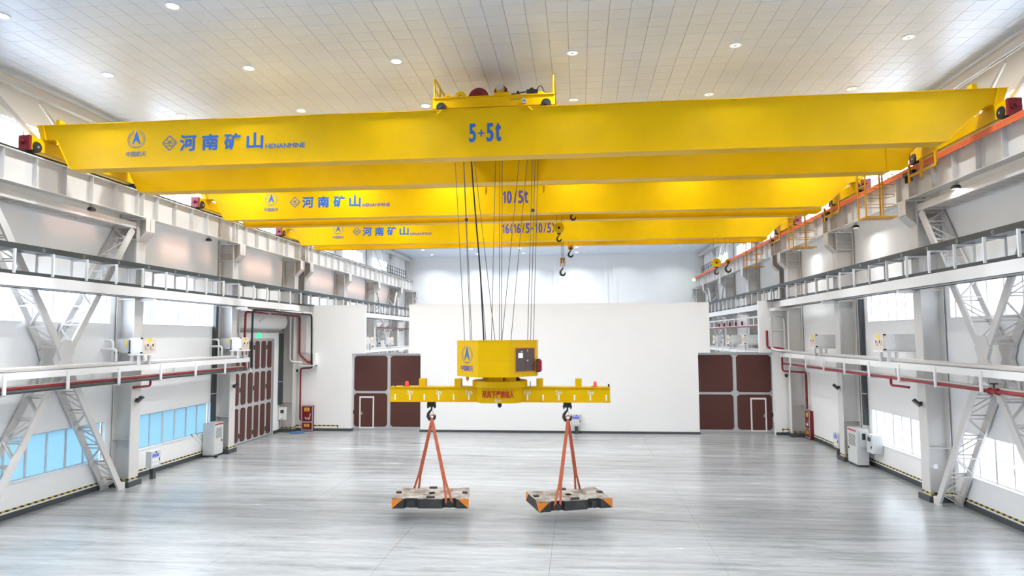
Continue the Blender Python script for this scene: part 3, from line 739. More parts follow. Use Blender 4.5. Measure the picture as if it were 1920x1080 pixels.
# steel angle support above folding door
o = thing('wall_bracket', 'white triangular steel bracket above the folding door', 'bracket', (-19.6, 39.2, 7.2))
MB().bar((XL, 39.2, 8.0), (-18.2, 39.2, 8.0), .1, .12).build('arm', 'steel', o); MB().bar((XL+.03, 39.2, 6.95), (-18.6, 39.2, 7.95), .08, .08).build('strut', 'steel', o)
MB().bar((XL+.03, 39.2, 6.7), (XL+.03, 39.2, 8.1), .08, .08).build('upright', 'steel', o)
# right side pipe loops on the partition
pipe('pipe', 'silver insulated pipe loop on the right partition wall, nearest its edge', [(12.0, 43.3, 7.35), (12.18, 43.6, 7.4), (12.15, 43.7, 5.42), (12.6, 43.3, 5.33), (13.0, 42.5, 5.33)], .085, 'chrome', .22)
pipe('pipe', 'silver insulated pipe loop on the right partition wall, inner one', [(12.45, 43.2, 7.36), (12.5, 43.75, 7.4), (13.0, 43.75, 7.4), (13.0, 43.75, 5.35)], .085, 'chrome', .2)
pipe('pipe', 'short silver crossover pipe between the two loops', [(12.2, 43.7, 6.6), (12.6, 43.75, 6.6), (12.98, 43.75, 6.6)], .06, 'chrome', 0)
pipe('pipe', 'thick red elbow pipe at the corner of the right partition', [(11.93, 43.8, 6.6), (11.93, 43.8, 5.5), (12.6, 43.7, 5.5), (12.75, 43.3, 5.42)], .075, 'red_bright', .2)
pipe('pipe', 'thin white riser up the right partition corner', [(13.08, 43.25, .3), (13.08, 43.25, 5), (13.08, 43.25, 8.0)], .05, 'insul', 0)
pipe('pipe', 'dark red pipe dropping to the right hose cabinet', [(12.75, 43.6, 4.9), (12.75, 43.6, 4.05), (13.7, 42.9, 4.02), (13.85, 42.6, 4.02), (13.85, 42.6, 1.8)], .055, 'red', .18)

# ------------------------------------------------------------------ air curtain and exit sign over the folding door
o = thing('air_curtain', 'long pale air curtain with grille slots above the folding door', 'air curtain', (XL+.2, 40.2, 6.65))
pr = [(XL, 6.75)]+[(XL+.52*math.sin(t), 7.4-.62*math.cos(t)) for t in [math.pi*i/10 for i in range(11)]]+[(XL, 8.02)]
MB().prism(pr, 'Y', 37.0, 43.2).build('hood', 'insul', o, True)
MB().box(XL, XL+.30, 37.0, 43.2, 6.60, 6.80).build('grille_box', 'steel', o)
for k in range(7):
    g_ = MB().box(XL+.295, XL+.315, 37.06+k*.88, 37.06+k*.88+.8, 6.63, 6.77).build('grille', 'darkgrey', o)
    for q in range(3): MB().box(XL+.315, XL+.322, 37.08+k*.88, 37.04+k*.88+.8, 6.65+q*.04, 6.665+q*.04).build('louvre', 'galv', g_)
o = thing('exit_sign', 'small glowing green exit sign above the folding door', 'sign', (XL+.05, 40.2, 6.32))
MB().box(XL, XL+.05, 39.9, 40.45, 6.32, 6.58).build('face', 'exit', o)
MB().box(XL+.05, XL+.056, 40.13, 40.22, 6.36, 6.54).box(XL+.05, XL+.056, 40.02, 40.33, 6.43, 6.48).build('symbol', 'white_print', o)
o = thing('exit_sign', 'tiny green exit sign far behind the left brown door opening', 'sign', (XL+.05, 70, 6.6))
MB().box(XL, XL+.06, 71.6, 72.1, 6.5, 6.8).build('face', 'exit', o); MB().box(XL, XL+.04, 71.5, 72.2, 6.8, 6.86).build('bracket', 'galv', o)
o = thing('air_curtain', 'far pale air curtain on the left wall beyond the partition', 'air curtain', (XL+.2, 71, 7.0))
MB().box(XL, XL+.5, 68.5, 73, 6.95, 7.3).build('body', 'steel_white', o)
for k in range(5): MB().box(XL+.5, XL+.52, 68.6+k*.88, 69.3+k*.88, 6.98, 7.1).build('grille', 'darkgrey', o)

# ------------------------------------------------------------------ dark cable ducts
for side, y, z0, z1, lab in (('L', 34.95, 1.75, 8.05, 'tall dark grey cable duct left of the second left column, above grey cabinet'), ('L', 43.15, 1.85, 8.0, 'tall dark grey cable duct beside the folding door'),
                          ('R', 34.5, 1.9, 8.05, 'tall dark grey cable duct on the right wall above the cabinets')):
    o = thing('cable_duct', lab, 'duct', (SX(side, .15), y, z0), 'dark cable ducts')
    x0, x1 = sorted((SX(side, .02), SX(side, .2))) if y < 40 else (XL+.02, XL+.25)
    MB().box(x0, x1, y-.12, y+.12, z0, z1).build('trunking', 'darkgrey', o)
    for z in (z0+1.5, z0+3.2, z0+4.9): MB().box(x0-.008, x1+.008, y-.13, y+.13, z, z+.05).build('strap', 'galv' if z < z0+2 else 'base', o)

# ------------------------------------------------------------------ cabinets and control boxes
def cabinet(label, x0, x1, y0, y1, z1, front):
    """front: 'F' door faces the camera (-Y), 'L' faces +X, 'R' faces -X"""
    o = thing('electrical_cabinet', label, 'cabinet', ((x0+x1)/2, (y0+y1)/2, 0), 'floor standing electrical cabinets')
    MB().box(x0, x1, y0, y1, .1, z1).build('body', 'cab', o)
    MB().box(x0+.02, x1-.02, y0+.02, y1-.02, 0, .1).build('plinth', 'base', o)
    if front == 'F':
        d = MB().box(x0+.02, x1-.02, y0-.025, y0, .13, z1-.03).build('door', 'cabside', o)
        MB().box(x0+.05, x1-.05, y0-.03, y0-.025, z1-.12, z1-.05).build('red_banner', 'red_print', d)
        for k in range(7): MB().box(x0+.15, x1-.2+.03*(k % 3), y0-.03, y0-.025, z1-.3-k*.07, z1-.275-k*.07).build('print_line', 'dark_print', d)
        MB().box(x1-.2, x1-.14, y0-.04, y0-.025, z1*.45, z1*.45+.12).build('handle', 'black', d)
    else:
        xf = x1 if front == 'L' else x0; s_ = 1 if front == 'L' else -1
        xa, xb = sorted((xf, xf+.025*s_)); xc_, xd_ = sorted((xf+.025*s_, xf+.03*s_))
        d = MB().box(xa, xb, y0+.02, y1-.02, .13, z1-.03).build('door', 'cabside', o)
        MB().box(xc_, xd_, y0+.05, y1-.05, z1-.12, z1-.05).build('red_banner', 'red_print', d)
        for k in range(8): MB().box(xc_, xd_, y0+.15, y1-.2+.03*(k % 3), z1-.32-k*.07, z1-.295-k*.07).build('print_line', 'dark_print', d)
        MB().box(min(xf, xf+.05*s_), max(xf, xf+.05*s_), y1-.2, y1-.14, z1*.42, z1*.42+.12).build('handle', 'black', d)
    return o
cabinet('tall pale grey electrical cabinet beside the second left column', -19.92, -19.3, 34.05, 34.95, 1.78, 'L')
cabinet('tall grey electrical cabinet with red banner on the right, beside the second right column', 13.2, 13.72, 33.75, 34.85, 1.78, 'R')
o = thing('meter_box', 'grey wall box with dark display mounted right of the tall right cabinet', 'meter box', (13.8, 33.2, .75))
MB().box(13.55, 14.02, 32.9, 33.55, .78, 1.62).build('body', 'cabside', o); MB().box(13.54, 13.55, 33.1, 33.4, 1.3, 1.5).build('display', 'screen_dark', o); MB().box(13.53, 13.55, 33.0, 33.08, 1.0, 1.1).build('lock', 'black', o)
MB().box(13.62, 13.98, 32.89, 32.90, .82, 1.58).build('side_panel', 'cab', o)
o = thing('meter_box', 'slim grey socket box between the tall right cabinet and its neighbour', 'meter box', (13.5, 33.66, .9))
MB().box(13.3, 13.7, 33.66, 33.74, .95, 1.7).build('body', 'cab', o); MB().box(13.4, 13.55, 33.64, 33.66, 1.3, 1.6).build('window', 'screen_dark', o)
o = thing('meter_box', 'white wall box with dark display beside the folding door', 'meter box', (-19.8, 43.6, .8))
MB().box(-20.0+.05, -19.5, 43.1, 43.35, .85, 1.68).build('body', 'steel_white', o); MB().box(-19.82, -19.6, 43.09, 43.1, 1.28, 1.5).build('display', 'screen_dark', o)
MB().box(-19.76, -19.68, 43.08, 43.1, .9, .95).build('lock', 'black', o)

def pedestal_box(label, c, facing):
    x, y = c
    o = thing('control_box', label, 'control box', (x, y, 0), 'grey control boxes on dark posts')
    ux, uy = {'F': ((1, 0), (0, -1)), 'L': ((0, 1), (1, 0)), 'R': ((0, -1), (-1, 0))}[facing]
    def bx(u0, u1, d0, d1, z0, z1):
        xs = [x+ux[0]*u+uy[0]*d for u in (u0, u1) for d in (d0, d1)]; ys = [y+ux[1]*u+uy[1]*d for u in (u0, u1) for d in (d0, d1)]
        return (min(xs), max(xs), min(ys), max(ys), z0, z1)
    MB().box(*bx(-.11, .11, -.08, .08, 0, .5)).build('post', 'base', o)
    MB().box(*bx(-.33, .33, -.13, .13, .5, 1.25)).build('body', 'cab', o)
    MB().box(*bx(-.25, .20, .13, .14, .98, 1.12)).build('display', 'screen', o)
    MB().box(*bx(-.03, .05, .13, .15, 1.17, 1.22)).build('key_switch', 'black', o)
    for r in range(2):
        for k in range(3): MB().box(*bx(-.24+.16*k, -.13+.16*k, .13, .145, .62+.16*r, .74+.16*r)).build('button', 'white_print', o)
    MB().box(*bx(.22, .26, .13, .15, .78, .9)).build('handle', 'black', o)
    return o
pedestal_box('grey control box with blue display at the nearest left column', (-19.15, 28.75), 'L')
pedestal_box('grey control box with blue display at the second right column', (13.3, 36.35), 'R')
pedestal_box('grey control box with blue display standing against the white partition', (-.2, 43.85), 'F')

def hose_cabinet(label, c, facing):
    x, y = c
    o = thing('hose_cabinet', label, 'fire hose cabinet', (x, y, 0), 'red fire hose cabinets')
    ux, uy = {'F': ((1, 0), (0, -1)), 'R': ((0, -1), (-1, 0))}[facing]
    def bx(u0, u1, d0, d1, z0, z1):
        xs = [x+ux[0]*u+uy[0]*d for u in (u0, u1) for d in (d0, d1)]; ys = [y+ux[1]*u+uy[1]*d for u in (u0, u1) for d in (d0, d1)]
        return (min(xs), max(xs), min(ys), max(ys), z0, z1)
    MB().box(*bx(-.40, .40, -.12, .10, .05, 1.72)).build('body', 'red', o)
    fr = MB()
    for q in (bx(-.40, -.34, .10, .13, .05, 1.72), bx(.34, .40, .10, .13, .05, 1.72), bx(-.34, .34, .10, .13, 1.66, 1.72), bx(-.34, .34, .10, .13, .05, .12), bx(-.34, .34, .10, .13, .58, .66)): fr.box(*q)
    fr.build('door_frame', 'galv', o)
    for (z0, z1) in ((.66, 1.66), (.12, .58)): MB().box(*bx(-.34, .34, .105, .115, z0, z1)).build('door_glass', 'red', o)
    for (z0, z1) in ((1.34, 1.58), (.30, .50)):
        pl = MB().box(*bx(-.20, .16, .115, .125, z0, z1)).build('notice', 'yellowtag', o)
        for k in range(2): MB().box(*bx(-.15, .10, .125, .128, z0+.05+.09*k, z0+.09+.09*k)).build('print_line', 'red_print', pl)
    MB().tube([(x+ux[0]*u+uy[0]*.13, y+ux[1]*u+uy[1]*.13, z) for u, z in ((-.15, .95), (-.02, .78), (.05, .95), (.16, .75), (.2, 1.1))], .03, 6, .08).build('hose', 'chrome', o, True)
    MB().box(*bx(.16, .26, .115, .14, 1.12, 1.18)).build('handle', 'galv', o)
hose_cabinet('red glazed fire hose cabinet standing against the left partition', (-18.28, 43.95), 'F')
hose_cabinet('red fire hose cabinet seen side on against the right wall', (13.93, 42.6), 'R')

# floodlights on columns
for side, y, lab in (('L', 27.35, 'black floodlight on the nearest left column'), ('L', 35.5, 'black floodlight on the left column beside the folding door'), ('R', 27.35, 'black floodlight on the nearest right column'), ('R', 35.5, 'black floodlight on the second right column')):
    X = lambda d: SX(side, d)
    x = X(.98); s_ = 1 if side == 'L' else -1
    o = thing('floodlight', lab, 'floodlight', (x, y, 3.6), 'column floodlights')
    MB().box(min(X(.9), X(1.0)), max(X(.9), X(1.0)), y-.04, y+.04, 3.62, 3.72).build('bracket', 'black', o)
    b = MB().bar((X(1.0), y-.12, 3.56), (X(1.22), y-.02, 3.80), .07, .32, up=(0, 1, 0)).build('housing', 'black', o)
    MB().bar((X(1.04), y-.13, 3.59), (X(1.23), y-.045, 3.78), .085, .25, up=(0, 1, 0)).build('lens', 'screen_dark', o)
# small sockets and dome cameras
for x, y, z, lab in ((-19.1, 43.9, 4.05, 'small black dome camera on the left partition near red riser'), (13.0, 43.7, 3.75, 'small black dome camera on the right partition below pipes')):
    o = thing('dome_camera', lab, 'camera', (x, y, z), 'dome cameras')
    MB().cyl((x, y, z+.1), (x, y, z+.2), .05, 10).build('mount', 'galv', o)
    MB().lathe([(.1, .1), (.11, .02), (.08, -.06), (.02, -.1)], (x, y, z), 12).build('dome', 'black', o, True)
o = thing('power_socket', 'small white socket with conduit on the nearest right column', 'socket', (13.3, 27.0, 1.3))
MB().box(13.28, 13.42, 26.96, 27.03, 1.25, 1.4).build('socket', 'steel_white', o); MB().bar((13.18, 27.0, 1.34), (13.28, 27.0, 1.34), .03, .03).build('conduit', 'steel_white', o)

# blue rag, leaning mops
b = MB(); n = 9; vs = []
for i in range(n):
    for j in range(5):
        vs.append((-19.0+.11*i+random.uniform(-.03, .03), 42.72+.08*j+.03*i+random.uniform(-.02, .02), .02+.06*abs(math.sin(i*1.3+j))*random.random()+(.0 if j in (0, 4) else .02)))
b.add(vs, [(i*5+j, (i+1)*5+j, (i+1)*5+j+1, i*5+j+1) for i in range(n-1) for j in range(4)])
o = b.build('rag', 'bluecloth', None, True, (-18.6, 42.9, 0)); tag(o, 'crumpled blue rag on the floor beside the folding door', 'rag')
sm = o.modifiers.new('t', 'SOLIDIFY'); sm.thickness = .012
for k, (y0, y1) in enumerate(((33.95, 32.95), (34.0, 33.4))):
    o = thing('dust_mop', 'thin pole dust mop leaning by the grey left cabinet, %s one' % ('nearer' if k == 0 else 'farther'), 'mop', (-19.2, y0, 0), 'leaning dust mops')
    MB().cyl((-19.25, y0, .08), (-19.93, y1, 1.35), .014, 6).build('pole', 'galv', o); MB().cyl((-19.88, y1+.08, 1.24), (-19.93, y1, 1.36), .02, 6).build('grip', 'black', o)
    MB().box(-19.4, -19.1, y0-.18, y0+.18, .0, .06).build('mop_head', 'galv', o); MB().box(-19.3, -19.2, y0-.05, y0+.05, .06, .1).build('joint', 'black', o)

# ------------------------------------------------------------------ ceiling downlights
LX = [-16.4, -11.2, -6.0, -.08, 5.13, 10.41]
rows = [17.0+4.36*k for k in range(-1, 14)]
for j, y in enumerate(rows):
    for i, x in enumerate(LX):
        lit = i <= 2 or (i == 3 and y > 60)
        vis = j-1
        if vis < 0: lab = 'round ceiling downlight overhead short of the picture, %s from left, %s row back' % (ORD[i], ORD[-vis-1])
        else: lab = 'round %s ceiling downlight, %s from left in %s row from the camera' % ('bright' if lit else 'unlit-looking, fill-lit', ORD[i], ORD[vis])
        o = thing('ceiling_downlight', lab, 'downlight', (x, y, ZC-.03), 'round ceiling downlights')
        MB().ring((x, y), 'Z', .165, .21, ZC-.03, ZC+.001, 20).build('rim', 'steel_white', o)
        MB().lathe([(.165, ZC-.008), (.12, ZC-.018), (.02, ZC-.02)], (x, y, 0), 20).build('lens', 'lens' if lit else 'lens_fill', o, True)
        if not lit: MB().lathe([(.05, ZC-.022), (.045, ZC-.035)], (x, y, 0), 10).build('bulb', 'cab', o, True)
        if True:
            ld = bpy.data.lights.new('downlight_beam', 'AREA'); ld.shape = 'DISK'; ld.size = .32; ld.energy = LAMP_W if lit else (FILL_W if y < 46 else FILL_W*.7); ld.color = (.93, .97, 1); ld.spread = math.radians(132)  # lamps not lit still carry added fill light
            lo = bpy.data.objects.new('beam', ld); COL.objects.link(lo); lo.parent = o; lo.location = (0, 0, -.005)

# ------------------------------------------------------------------ overhead travelling cranes
RXL, RXR = SX('L', .96), SX('R', .96)
def girder_profile(zt):
    l = [(-19.15, zt), (-19.0, 13.37), (-18.45, 13.37), (-18.36, 13.33), (-17.84, 12.34), (-17.74, 12.28)]
    r = [(11.40, 12.28), (11.52, 12.33), (12.50, 13.25), (12.62, 13.35), (12.74, 13.37), (13.15, 13.37), (13.32, zt)]
    return l+r
def girder(crane, ya, yb, zt):
    p = girder_profile(zt); b = MB()
    b.prism([(x, z) for x, z in p], 'Y', ya+.03, yb-.03)
    b.box(-19.17, 13.34, ya-.003, yb+.03, zt, zt+.025)
    q = p[2:-2]; t = .02
    for (x0, z0), (x1, z1) in zip(q, q[1:]):
        n = Vector((z1-z0, 0, -(x1-x0))).normalized()*t
        b.prism([(x0, z0), (x1, z1), (x1+n.x, z1+n.z), (x0+n.x, z0+n.z)], 'Y', ya-.005, yb+.005)
    g = b.build('main_girder', 'yellow', crane)
    for x in (-18.98, 13.12):      # end gusset plates
        s_ = 1 if x < 0 else -1
        MB().prism([(x, 13.36), (x+.22*s_, 13.36), (x+.10*s_, zt), (x, zt)], 'Y', ya-.04, ya+.03).build('end_gusset', 'yellow', g)
    MB().box(-18.55, -18.40, ya+.15, ya+.4, zt+.025, zt+.24).build('stop_block', 'yellow', g)
    MB().box(12.35, 12.50, ya+.15, ya+.4, zt+.025, zt+.24).build('stop_block', 'yellow', g)
    MB().box(-18.3, 12.3, (ya+yb)/2-.04, (ya+yb)/2+.04, zt+.025, zt+.07).build('trolley_rail', 'rubber', g)
    return g
def emblem(parent, c, y, r, big=True):
    x, z = c
    MB().ring((x, z), 'Y', r*.93, r, y-.004, y, 32, math.radians(-60), math.radians(75)).build('emblem_ring', 'greyblue', parent)
    MB().ring((x, z), 'Y', r*.93, r, y-.004, y, 32, math.radians(105), math.radians(240)).build('emblem_ring', 'greyblue', parent)
    MB().ring((x, z), 'Y', r*.76, r*.80, y-.004, y, 32, math.radians(-40), math.radians(70)).build('emblem_ring', 'greyblue', parent)
    MB().ring((x, z), 'Y', r*.76, r*.80, y-.004, y, 32, math.radians(110), math.radians(220)).build('emblem_ring', 'greyblue', parent)
    MB().ring((x, z), 'Y', r*.80, r*.93, y-.004, y, 16, math.radians(242), math.radians(298)).build('emblem_ring', 'greyblue', parent)
    MB().prism([(x, z+r*.98), (x+r*.52, z-r*.62), (x+r*.36, z-r*.5), (x, z-r*.08), (x-r*.36, z-r*.5), (x-r*.52, z-r*.62)], 'Y', y-.005, y).build('emblem_arrow', 'blue', parent)
def diamond(parent, c, y, r):
    x, z = c; m = 'greyblue'
    P = [(0, r), (r, 0), (0, -r), (-r, 0)]; b = MB()
    for k in range(4):
        a, d = P[k], P[(k+1) % 4]; b.bar((x+a[0], y-.002, z+a[1]), (x+d[0], y-.002, z+d[1]), .045, .004, up=(0, 1, 0))
    b.bar((x-r*.8, y-.002, z), (x+r*.8, y-.002, z), .03, .004, up=(0, 1, 0)); b.bar((x, y-.002, z+r*.3), (x, y-.002, z-r*.5), .03, .004, up=(0, 1, 0))
    b.bar((x-r*.32, y-.002, z+r*.45), (x-r*.08, y-.002, z+r*.1), .03, .004, up=(0, 1, 0)); b.bar((x+r*.32, y-.002, z+r*.45), (x+r*.08, y-.002, z+r*.1), .03, .004, up=(0, 1, 0))
    b.bar((x-r*.42, y-.002, z-r*.42), (x+r*.42, y-.002, z-r*.42), .03, .004, up=(0, 1, 0)); b.bar((x-r*.42, y-.002, z-r*.2), (x-r*.42, y-.002, z-r*.42), .03, .004, up=(0, 1, 0)); b.bar((x+r*.42, y-.002, z-r*.2), (x+r*.42, y-.002, z-r*.42), .03, .004, up=(0, 1, 0))
    b.build('diamond_mark', m, parent)
def crane(label, ya1, ya2, yb1, yb2, t0, t1, zt, load, lbox, lm):
    o = thing('overhead_crane', label, 'crane', ((XL+XR)/2, (ya1+yb2)/2, 12.75), 'yellow overhead cranes')
    g = girder(o, ya1, ya2, zt); g2 = girder(o, yb1, yb2, zt)
    MB().prism([(11.3, 12.27), (11.8, 12.27), (12.06, 12.42), (12.12, 13.36), (11.3, 13.36)], 'Y', yb1, yb1+.03).build('end_panel', 'yellow', g2)
    y = ya1+.03
    emblem(g, (-15.36, 13.27), y-.004, .33)
    text('中国航天', (-15.72, -14.98, 12.66, 12.84), y-.006, 'greyblue', g, .006)
    diamond(g, (-14.12, 13.1), y-.004, .26)
    for k, ch in enumerate('河南矿山'):
        x = -13.74+k*.81; text(ch, (x+.02, x+.58, 12.81, 13.35), y-.006, 'blue', g, .021)
    text('HENANMINE', (-10.62, -9.22, 12.79, 12.95), y-.006, 'blue' if ya1 < 30 else 'violet', g, .006)
    for ch, x0, x1 in lbox[2]:
        x0, x1 = (lbox[1][0]+(q-lbox[0])*lbox[1][1] for q in (x0, x1))
        zz = (12.95, 13.17) if ch == '+' else (12.78, 13.37)
        if ch == '1':
            w1 = x1-x0
            MB().prism([(x0+w1*.42, zz[0]), (x1, zz[0]), (x1, zz[1]), (x0+w1*.5, zz[1]), (x0, zz[1]-.13), (x0, zz[1]-.19), (x0+w1*.42, zz[1]-.15)], 'Y', y-.010, y-.006).build('lettering', lm, g)
            continue
        text(ch, (x0, x1, *zz), y-.006, lm, g, {'1': .012, '+': .01, '/': .01}.get(ch, .024))
    for k, x in enumerate((-4.45, -1.55)):
        s_ = -1 if k == 0 else 1
        MB().bar((x, ya1-.02, zt), (x+.13*s_, ya1-.16, zt-.17), .06, .03).build('cable_bracket', 'yellow', g)
    for cx, s_ in ((RXL, 1), (RXR, -1)):
        e = MB().box(cx-.19, cx+.19, t0+.12, t1-.12, 12.90, 13.35).build('end_truck', 'yellow', o)
        for yy, d in ((t0, .12), (t1-.12, .12)):
            MB().box(cx-.2, cx+.2, yy, yy+d, 12.85, 13.36).build('buffer_box', 'red', e)
        MB().cyl((cx, t0, 13.12), (cx, t0-.14, 13.12), .055, 10).build('buffer', 'red', e)
        MB().ring((cx-.06, 13.12), 'Y', .05, .09, t0-.05, t0, 12).build('buffer_collar', 'red', e)
        for yy in (t0+.36, t1-.36):
            MB().lathe([(.10, -.24), (.17, -.24), (.20, -.2), (.20, .2), (.17, .24), (.10, .24)], (cx, yy, 13.02), 18, 'X').build('wheel', 'black', e, True)
            MB().cyl((cx+.245*s_, yy, 13.02), (cx+.26*s_, yy, 13.02), .045, 8).build('axle_cap', 'galv', e)
        MB().box(cx-.2, cx+.2, ya1-.05, ya2+.1, 13.35, 13.38).build('seat_plate', 'yellow', e)
        MB().box(cx-.2, cx+.2, yb1-.1, yb2+.05, 13.35, 13.38).build('seat_plate', 'yellow', e)
    # cable of the right end truck and its current collector
    x = SX('R', 1.42)
    for yy in (yb1-.9, yb1+.1, yb1+1.0):
        MB().box(x-.08, x-.02, yy, yy+.14, 12.05 if yy > yb1 else 12.25, 12.75).build('collector_arm', 'yellow_dark', o)
    MB().box(x-.07, x-.03, yb1-.9, yb1+1.1, 12.22, 12.32).build('collector_bar', 'yellow_dark', o)
    for k in range(5):
        MB().tube([(x-.02, yb2+.3+.12*k, 12.35), (x, yb2+.34+.12*k, 12.10), (x+.02, yb2+.42+.12*k, 12.12), (x+.03, yb2+.44+.12*k, 12.4)], .022, 6, .1).build('collector_lead', 'cable', o, True)
    MB().box(x-.05, x+.10, yb2+.2, yb2+.95, 12.36, 12.5).build('collector_head', 'black', o)
    # maintenance cage hung at the right end
    y0, y1 = yb2+.45, yb2+1.15; x0, x1 = 10.95, 12.12
    c = MB().box(x0, x1, y0, y1, 10.75, 10.80).build('cage_floor', 'yellow_dark', o)
    for xx, yy in ((x0, y1), (x0, y0), (x1-.35, y1), (x1-.55, y0)): MB().box(xx, xx+.05, yy-.025, yy+.025, 10.8, zt).build('cage_post', 'yellow_dark', c)
    for z in (11.25, 11.62, 12.0, 12.38, 12.75):
        MB().tube([(x1-.55, y0, z), (x0+.02, y0, z), (x0+.02, y1, z), (x1-.1, y1, z), (x1+.06, (y0+y1)/2, z), (x1-.1, y0, z), (x1-.55, y0, z)], .016, 6, .1).build('cage_rail', 'yellow_dark', c, True)
    MB().box(x0, x1, yb2, y1, zt-.3, zt-.22).build('cage_hanger', 'yellow_dark', o)
    return o
CR1 = crane('nearest yellow double girder overhead crane, marked 5+5t', 21.5, 22.06, 25.2, 25.85, 20.85, 26.9, 13.88, '5+5t', (880, (-3.53, .0179), [('5', 880.2, 891), ('+', 896.8, 907.2), ('5', 913, 924), ('t', 929.8, 938)]), 'blue')
CR2 = crane('middle yellow double girder overhead crane, marked 10/5t', 31.85, 32.4, 33.95, 34.5, 31.2, 35.3, 13.66, '10/5t', (943, (-3.59, .02604), [('1', 943.5, 948.6), ('0', 951.4, 959.4), ('/', 963.7, 969.5), ('5', 972.9, 980.9), ('t', 984.4, 990.1)]), 'violet')
CR3 = crane('farthest yellow double girder overhead crane, marked 16(16/5+10/5)t', 41.3, 41.85, 43.5, 44.05, 40.6, 44.9, 13.60, '16(16/5+10/5)t', (941, (-4.71, .03353), [('1', 941.6, 945.6), ('6', 947.9, 954.3), ('(', 957.1, 960.1), ('1', 963.3, 967.1), ('6', 969.2, 975.6), ('/', 979.0, 983.7), ('5', 986.3, 992.7), ('+', 995.6, 1000.3), ('1', 1003.7, 1007.6), ('0', 1010.3, 1016.5), ('/', 1019.1, 1024.2), ('5', 1026.7, 1032.9), (')', 1035.5, 1039.5), ('t', 1041.2, 1045.9)]), 'violet')

# ------------------------------------------------------------------ trolleys
def trolley(label, x0, x1, y0, y1, zr, detail):
    o = thing('hoist_trolley', label, 'hoist trolley', ((x0+x1)/2, (y0+y1)/2, zr), 'hoist trolleys on the cranes')
    b = MB()
    for yy in (y0, y1-.14): b.box(x0, x1, yy, yy+.14, zr+.14, zr+.50); b.box(x0, x1, yy-.04, yy+.18, zr+.48, zr+.51)
    for xx in (x0, (x0+x1)/2-.08, x1-.16): b.box(xx, xx+.16, y0+.14, y1-.14, zr+.2, zr+.48)
    b.build('frame', 'yellow', o)
    for xx in (x0+.3, x1-.3):
        for yy in (y0+.07, y1-.07):
            w_ = MB().lathe([(.06, -.1), (.15, -.1), (.17, -.06), (.17, .1), (.06, .1)], (xx, yy-.04, zr+.17), 16, 'Y').build('wheel', 'black', o, True)
            MB().cyl((xx, yy-.16, zr+.17), (xx, yy-.14, zr+.17), .05, 8).build('axle_cap', 'pin', w_)
    MB().box(x0-.02, x0, y0, y0+.2, zr+.16, zr+.5).build('end_plate', 'red', o); MB().box(x1, x1+.02, y0, y0+.2, zr+.16, zr+.5).build('end_plate', 'red', o)
    cx = (x0+x1)/2
    MB().cyl((cx-.55, y0+.35, zr+.58), (cx-.55, y1-.5, zr+.58), .36, 28).build('rope_drum', 'red', o, True)
    MB().ring((cx-.55, zr+.58), 'Y', .22, .25, y0+.33, y0+.35, 24).build('drum_rim', 'red_bright', o)
    MB().cyl((cx+.2, y0+.5, zr+.82), (cx+.2, y1-.7, zr+.82), .24, 24).build('rope_drum', 'red', o, True)
    MB().box(cx+.02, cx+.55, y0+.1, y0+.5, zr+.5, zr+.66).build('motor_base', 'yellow', o)
    MB().cyl((cx+.2, y0+.14, zr+.86), (cx+.2, y0+.5, zr+.86), .12, 16).build('motor', 'galv', o, True)
    MB().ring((cx+.2, zr+.86), 'Y', .12, .155, y0+.2, y0+.3, 16).build('motor_yoke', 'yellow', o)
    MB().box(cx+.6, cx+.9, y0+.15, y0+.5, zr+.5, zr+.62).box(cx+.78, cx+.86, y0+.2, y0+.4, zr+.62, zr+.72).build('brake', 'black', o)
    MB().bar((cx+.85, y0+.3, zr+.68), (cx+1.15, y0+.3, zr+.72), .03, .03).build('brake_rod', 'black', o)
    MB().box(cx+1.12, cx+1.5, y0+.2, y0+.5, zr+.52, zr+.76).cyl((cx+1.3, y0+.15, zr+.72), (cx+1.3, y0+.5, zr+.72), .08, 10).build('gearbox', 'black', o)
    MB().cyl((cx+1.6, y0+.2, zr+.5), (cx+1.6, y0+.6, zr+.5), .18, 16).build('sheave', 'yellow', o)
    if detail:
        MB().ring((cx-1.55, zr+.5), 'Y', .05, .13, y0-.02, y0+.04, 14, 0, math.pi).build('lifting_eye', 'yellow', o)
        MB().ring((cx-1.12, zr+.5), 'Y', .07, .2, y0-.02, y0+.04, 14, 0, math.pi).build('lifting_eye', 'yellow', o)
        MB().tube([(cx+1.45, y0+.3, zr+.76), (cx+1.6, y0+.3, zr+.95), (cx+1.75, y0+.3, zr+.6)], .015, 6, .1).build('cable', 'cable', o)
        MB().ring((cx+1.05, zr+.28), 'Y', .03, .09, y0-.05, y0, 14).build('roller', 'galv', o)
        text('ZZXDK00601', (cx+.55, cx+.95, zr+.33, zr+.38), y0-.004, 'dark_print', o)
        for xx in (x0+.06, x1-.06):
            g = MB().tube([(xx, y0+.05, zr+.5), (xx, y0+.05, zr+1.2), (xx, y0+3.0, zr+1.2), (xx, y0+3.0, zr+.5)], .03, 8, .12).build('guard_rail', 'yellow', o, True)
            MB().bar((xx, y0+.05, zr+.85), (xx, y0+3.0, zr+.85), .035, .035).build('middle_rail', 'yellow', g)
            for q in (1.0, 2.0): MB().bar((xx, y0+q, zr+.5), (xx, y0+q, zr+1.2), .05, .05).build('upright', 'yellow', g)
    return o
trolley('yellow hoist trolley with red drums and guard rails on the nearest crane', -4.87, -.68, 21.9, 25.5, 13.95, True)
trolley('hoist trolley with red drums on the middle crane, mostly hidden', -1.9, .9, 32.15, 34.2, 13.73, False)
trolley('left hoist trolley on the farthest crane, mostly hidden', -2.2, .8, 41.6, 43.8, 13.67, False)
trolley('right hoist trolley on the farthest crane, mostly hidden', 7.4, 10.4, 41.6, 43.8, 13.67, False)

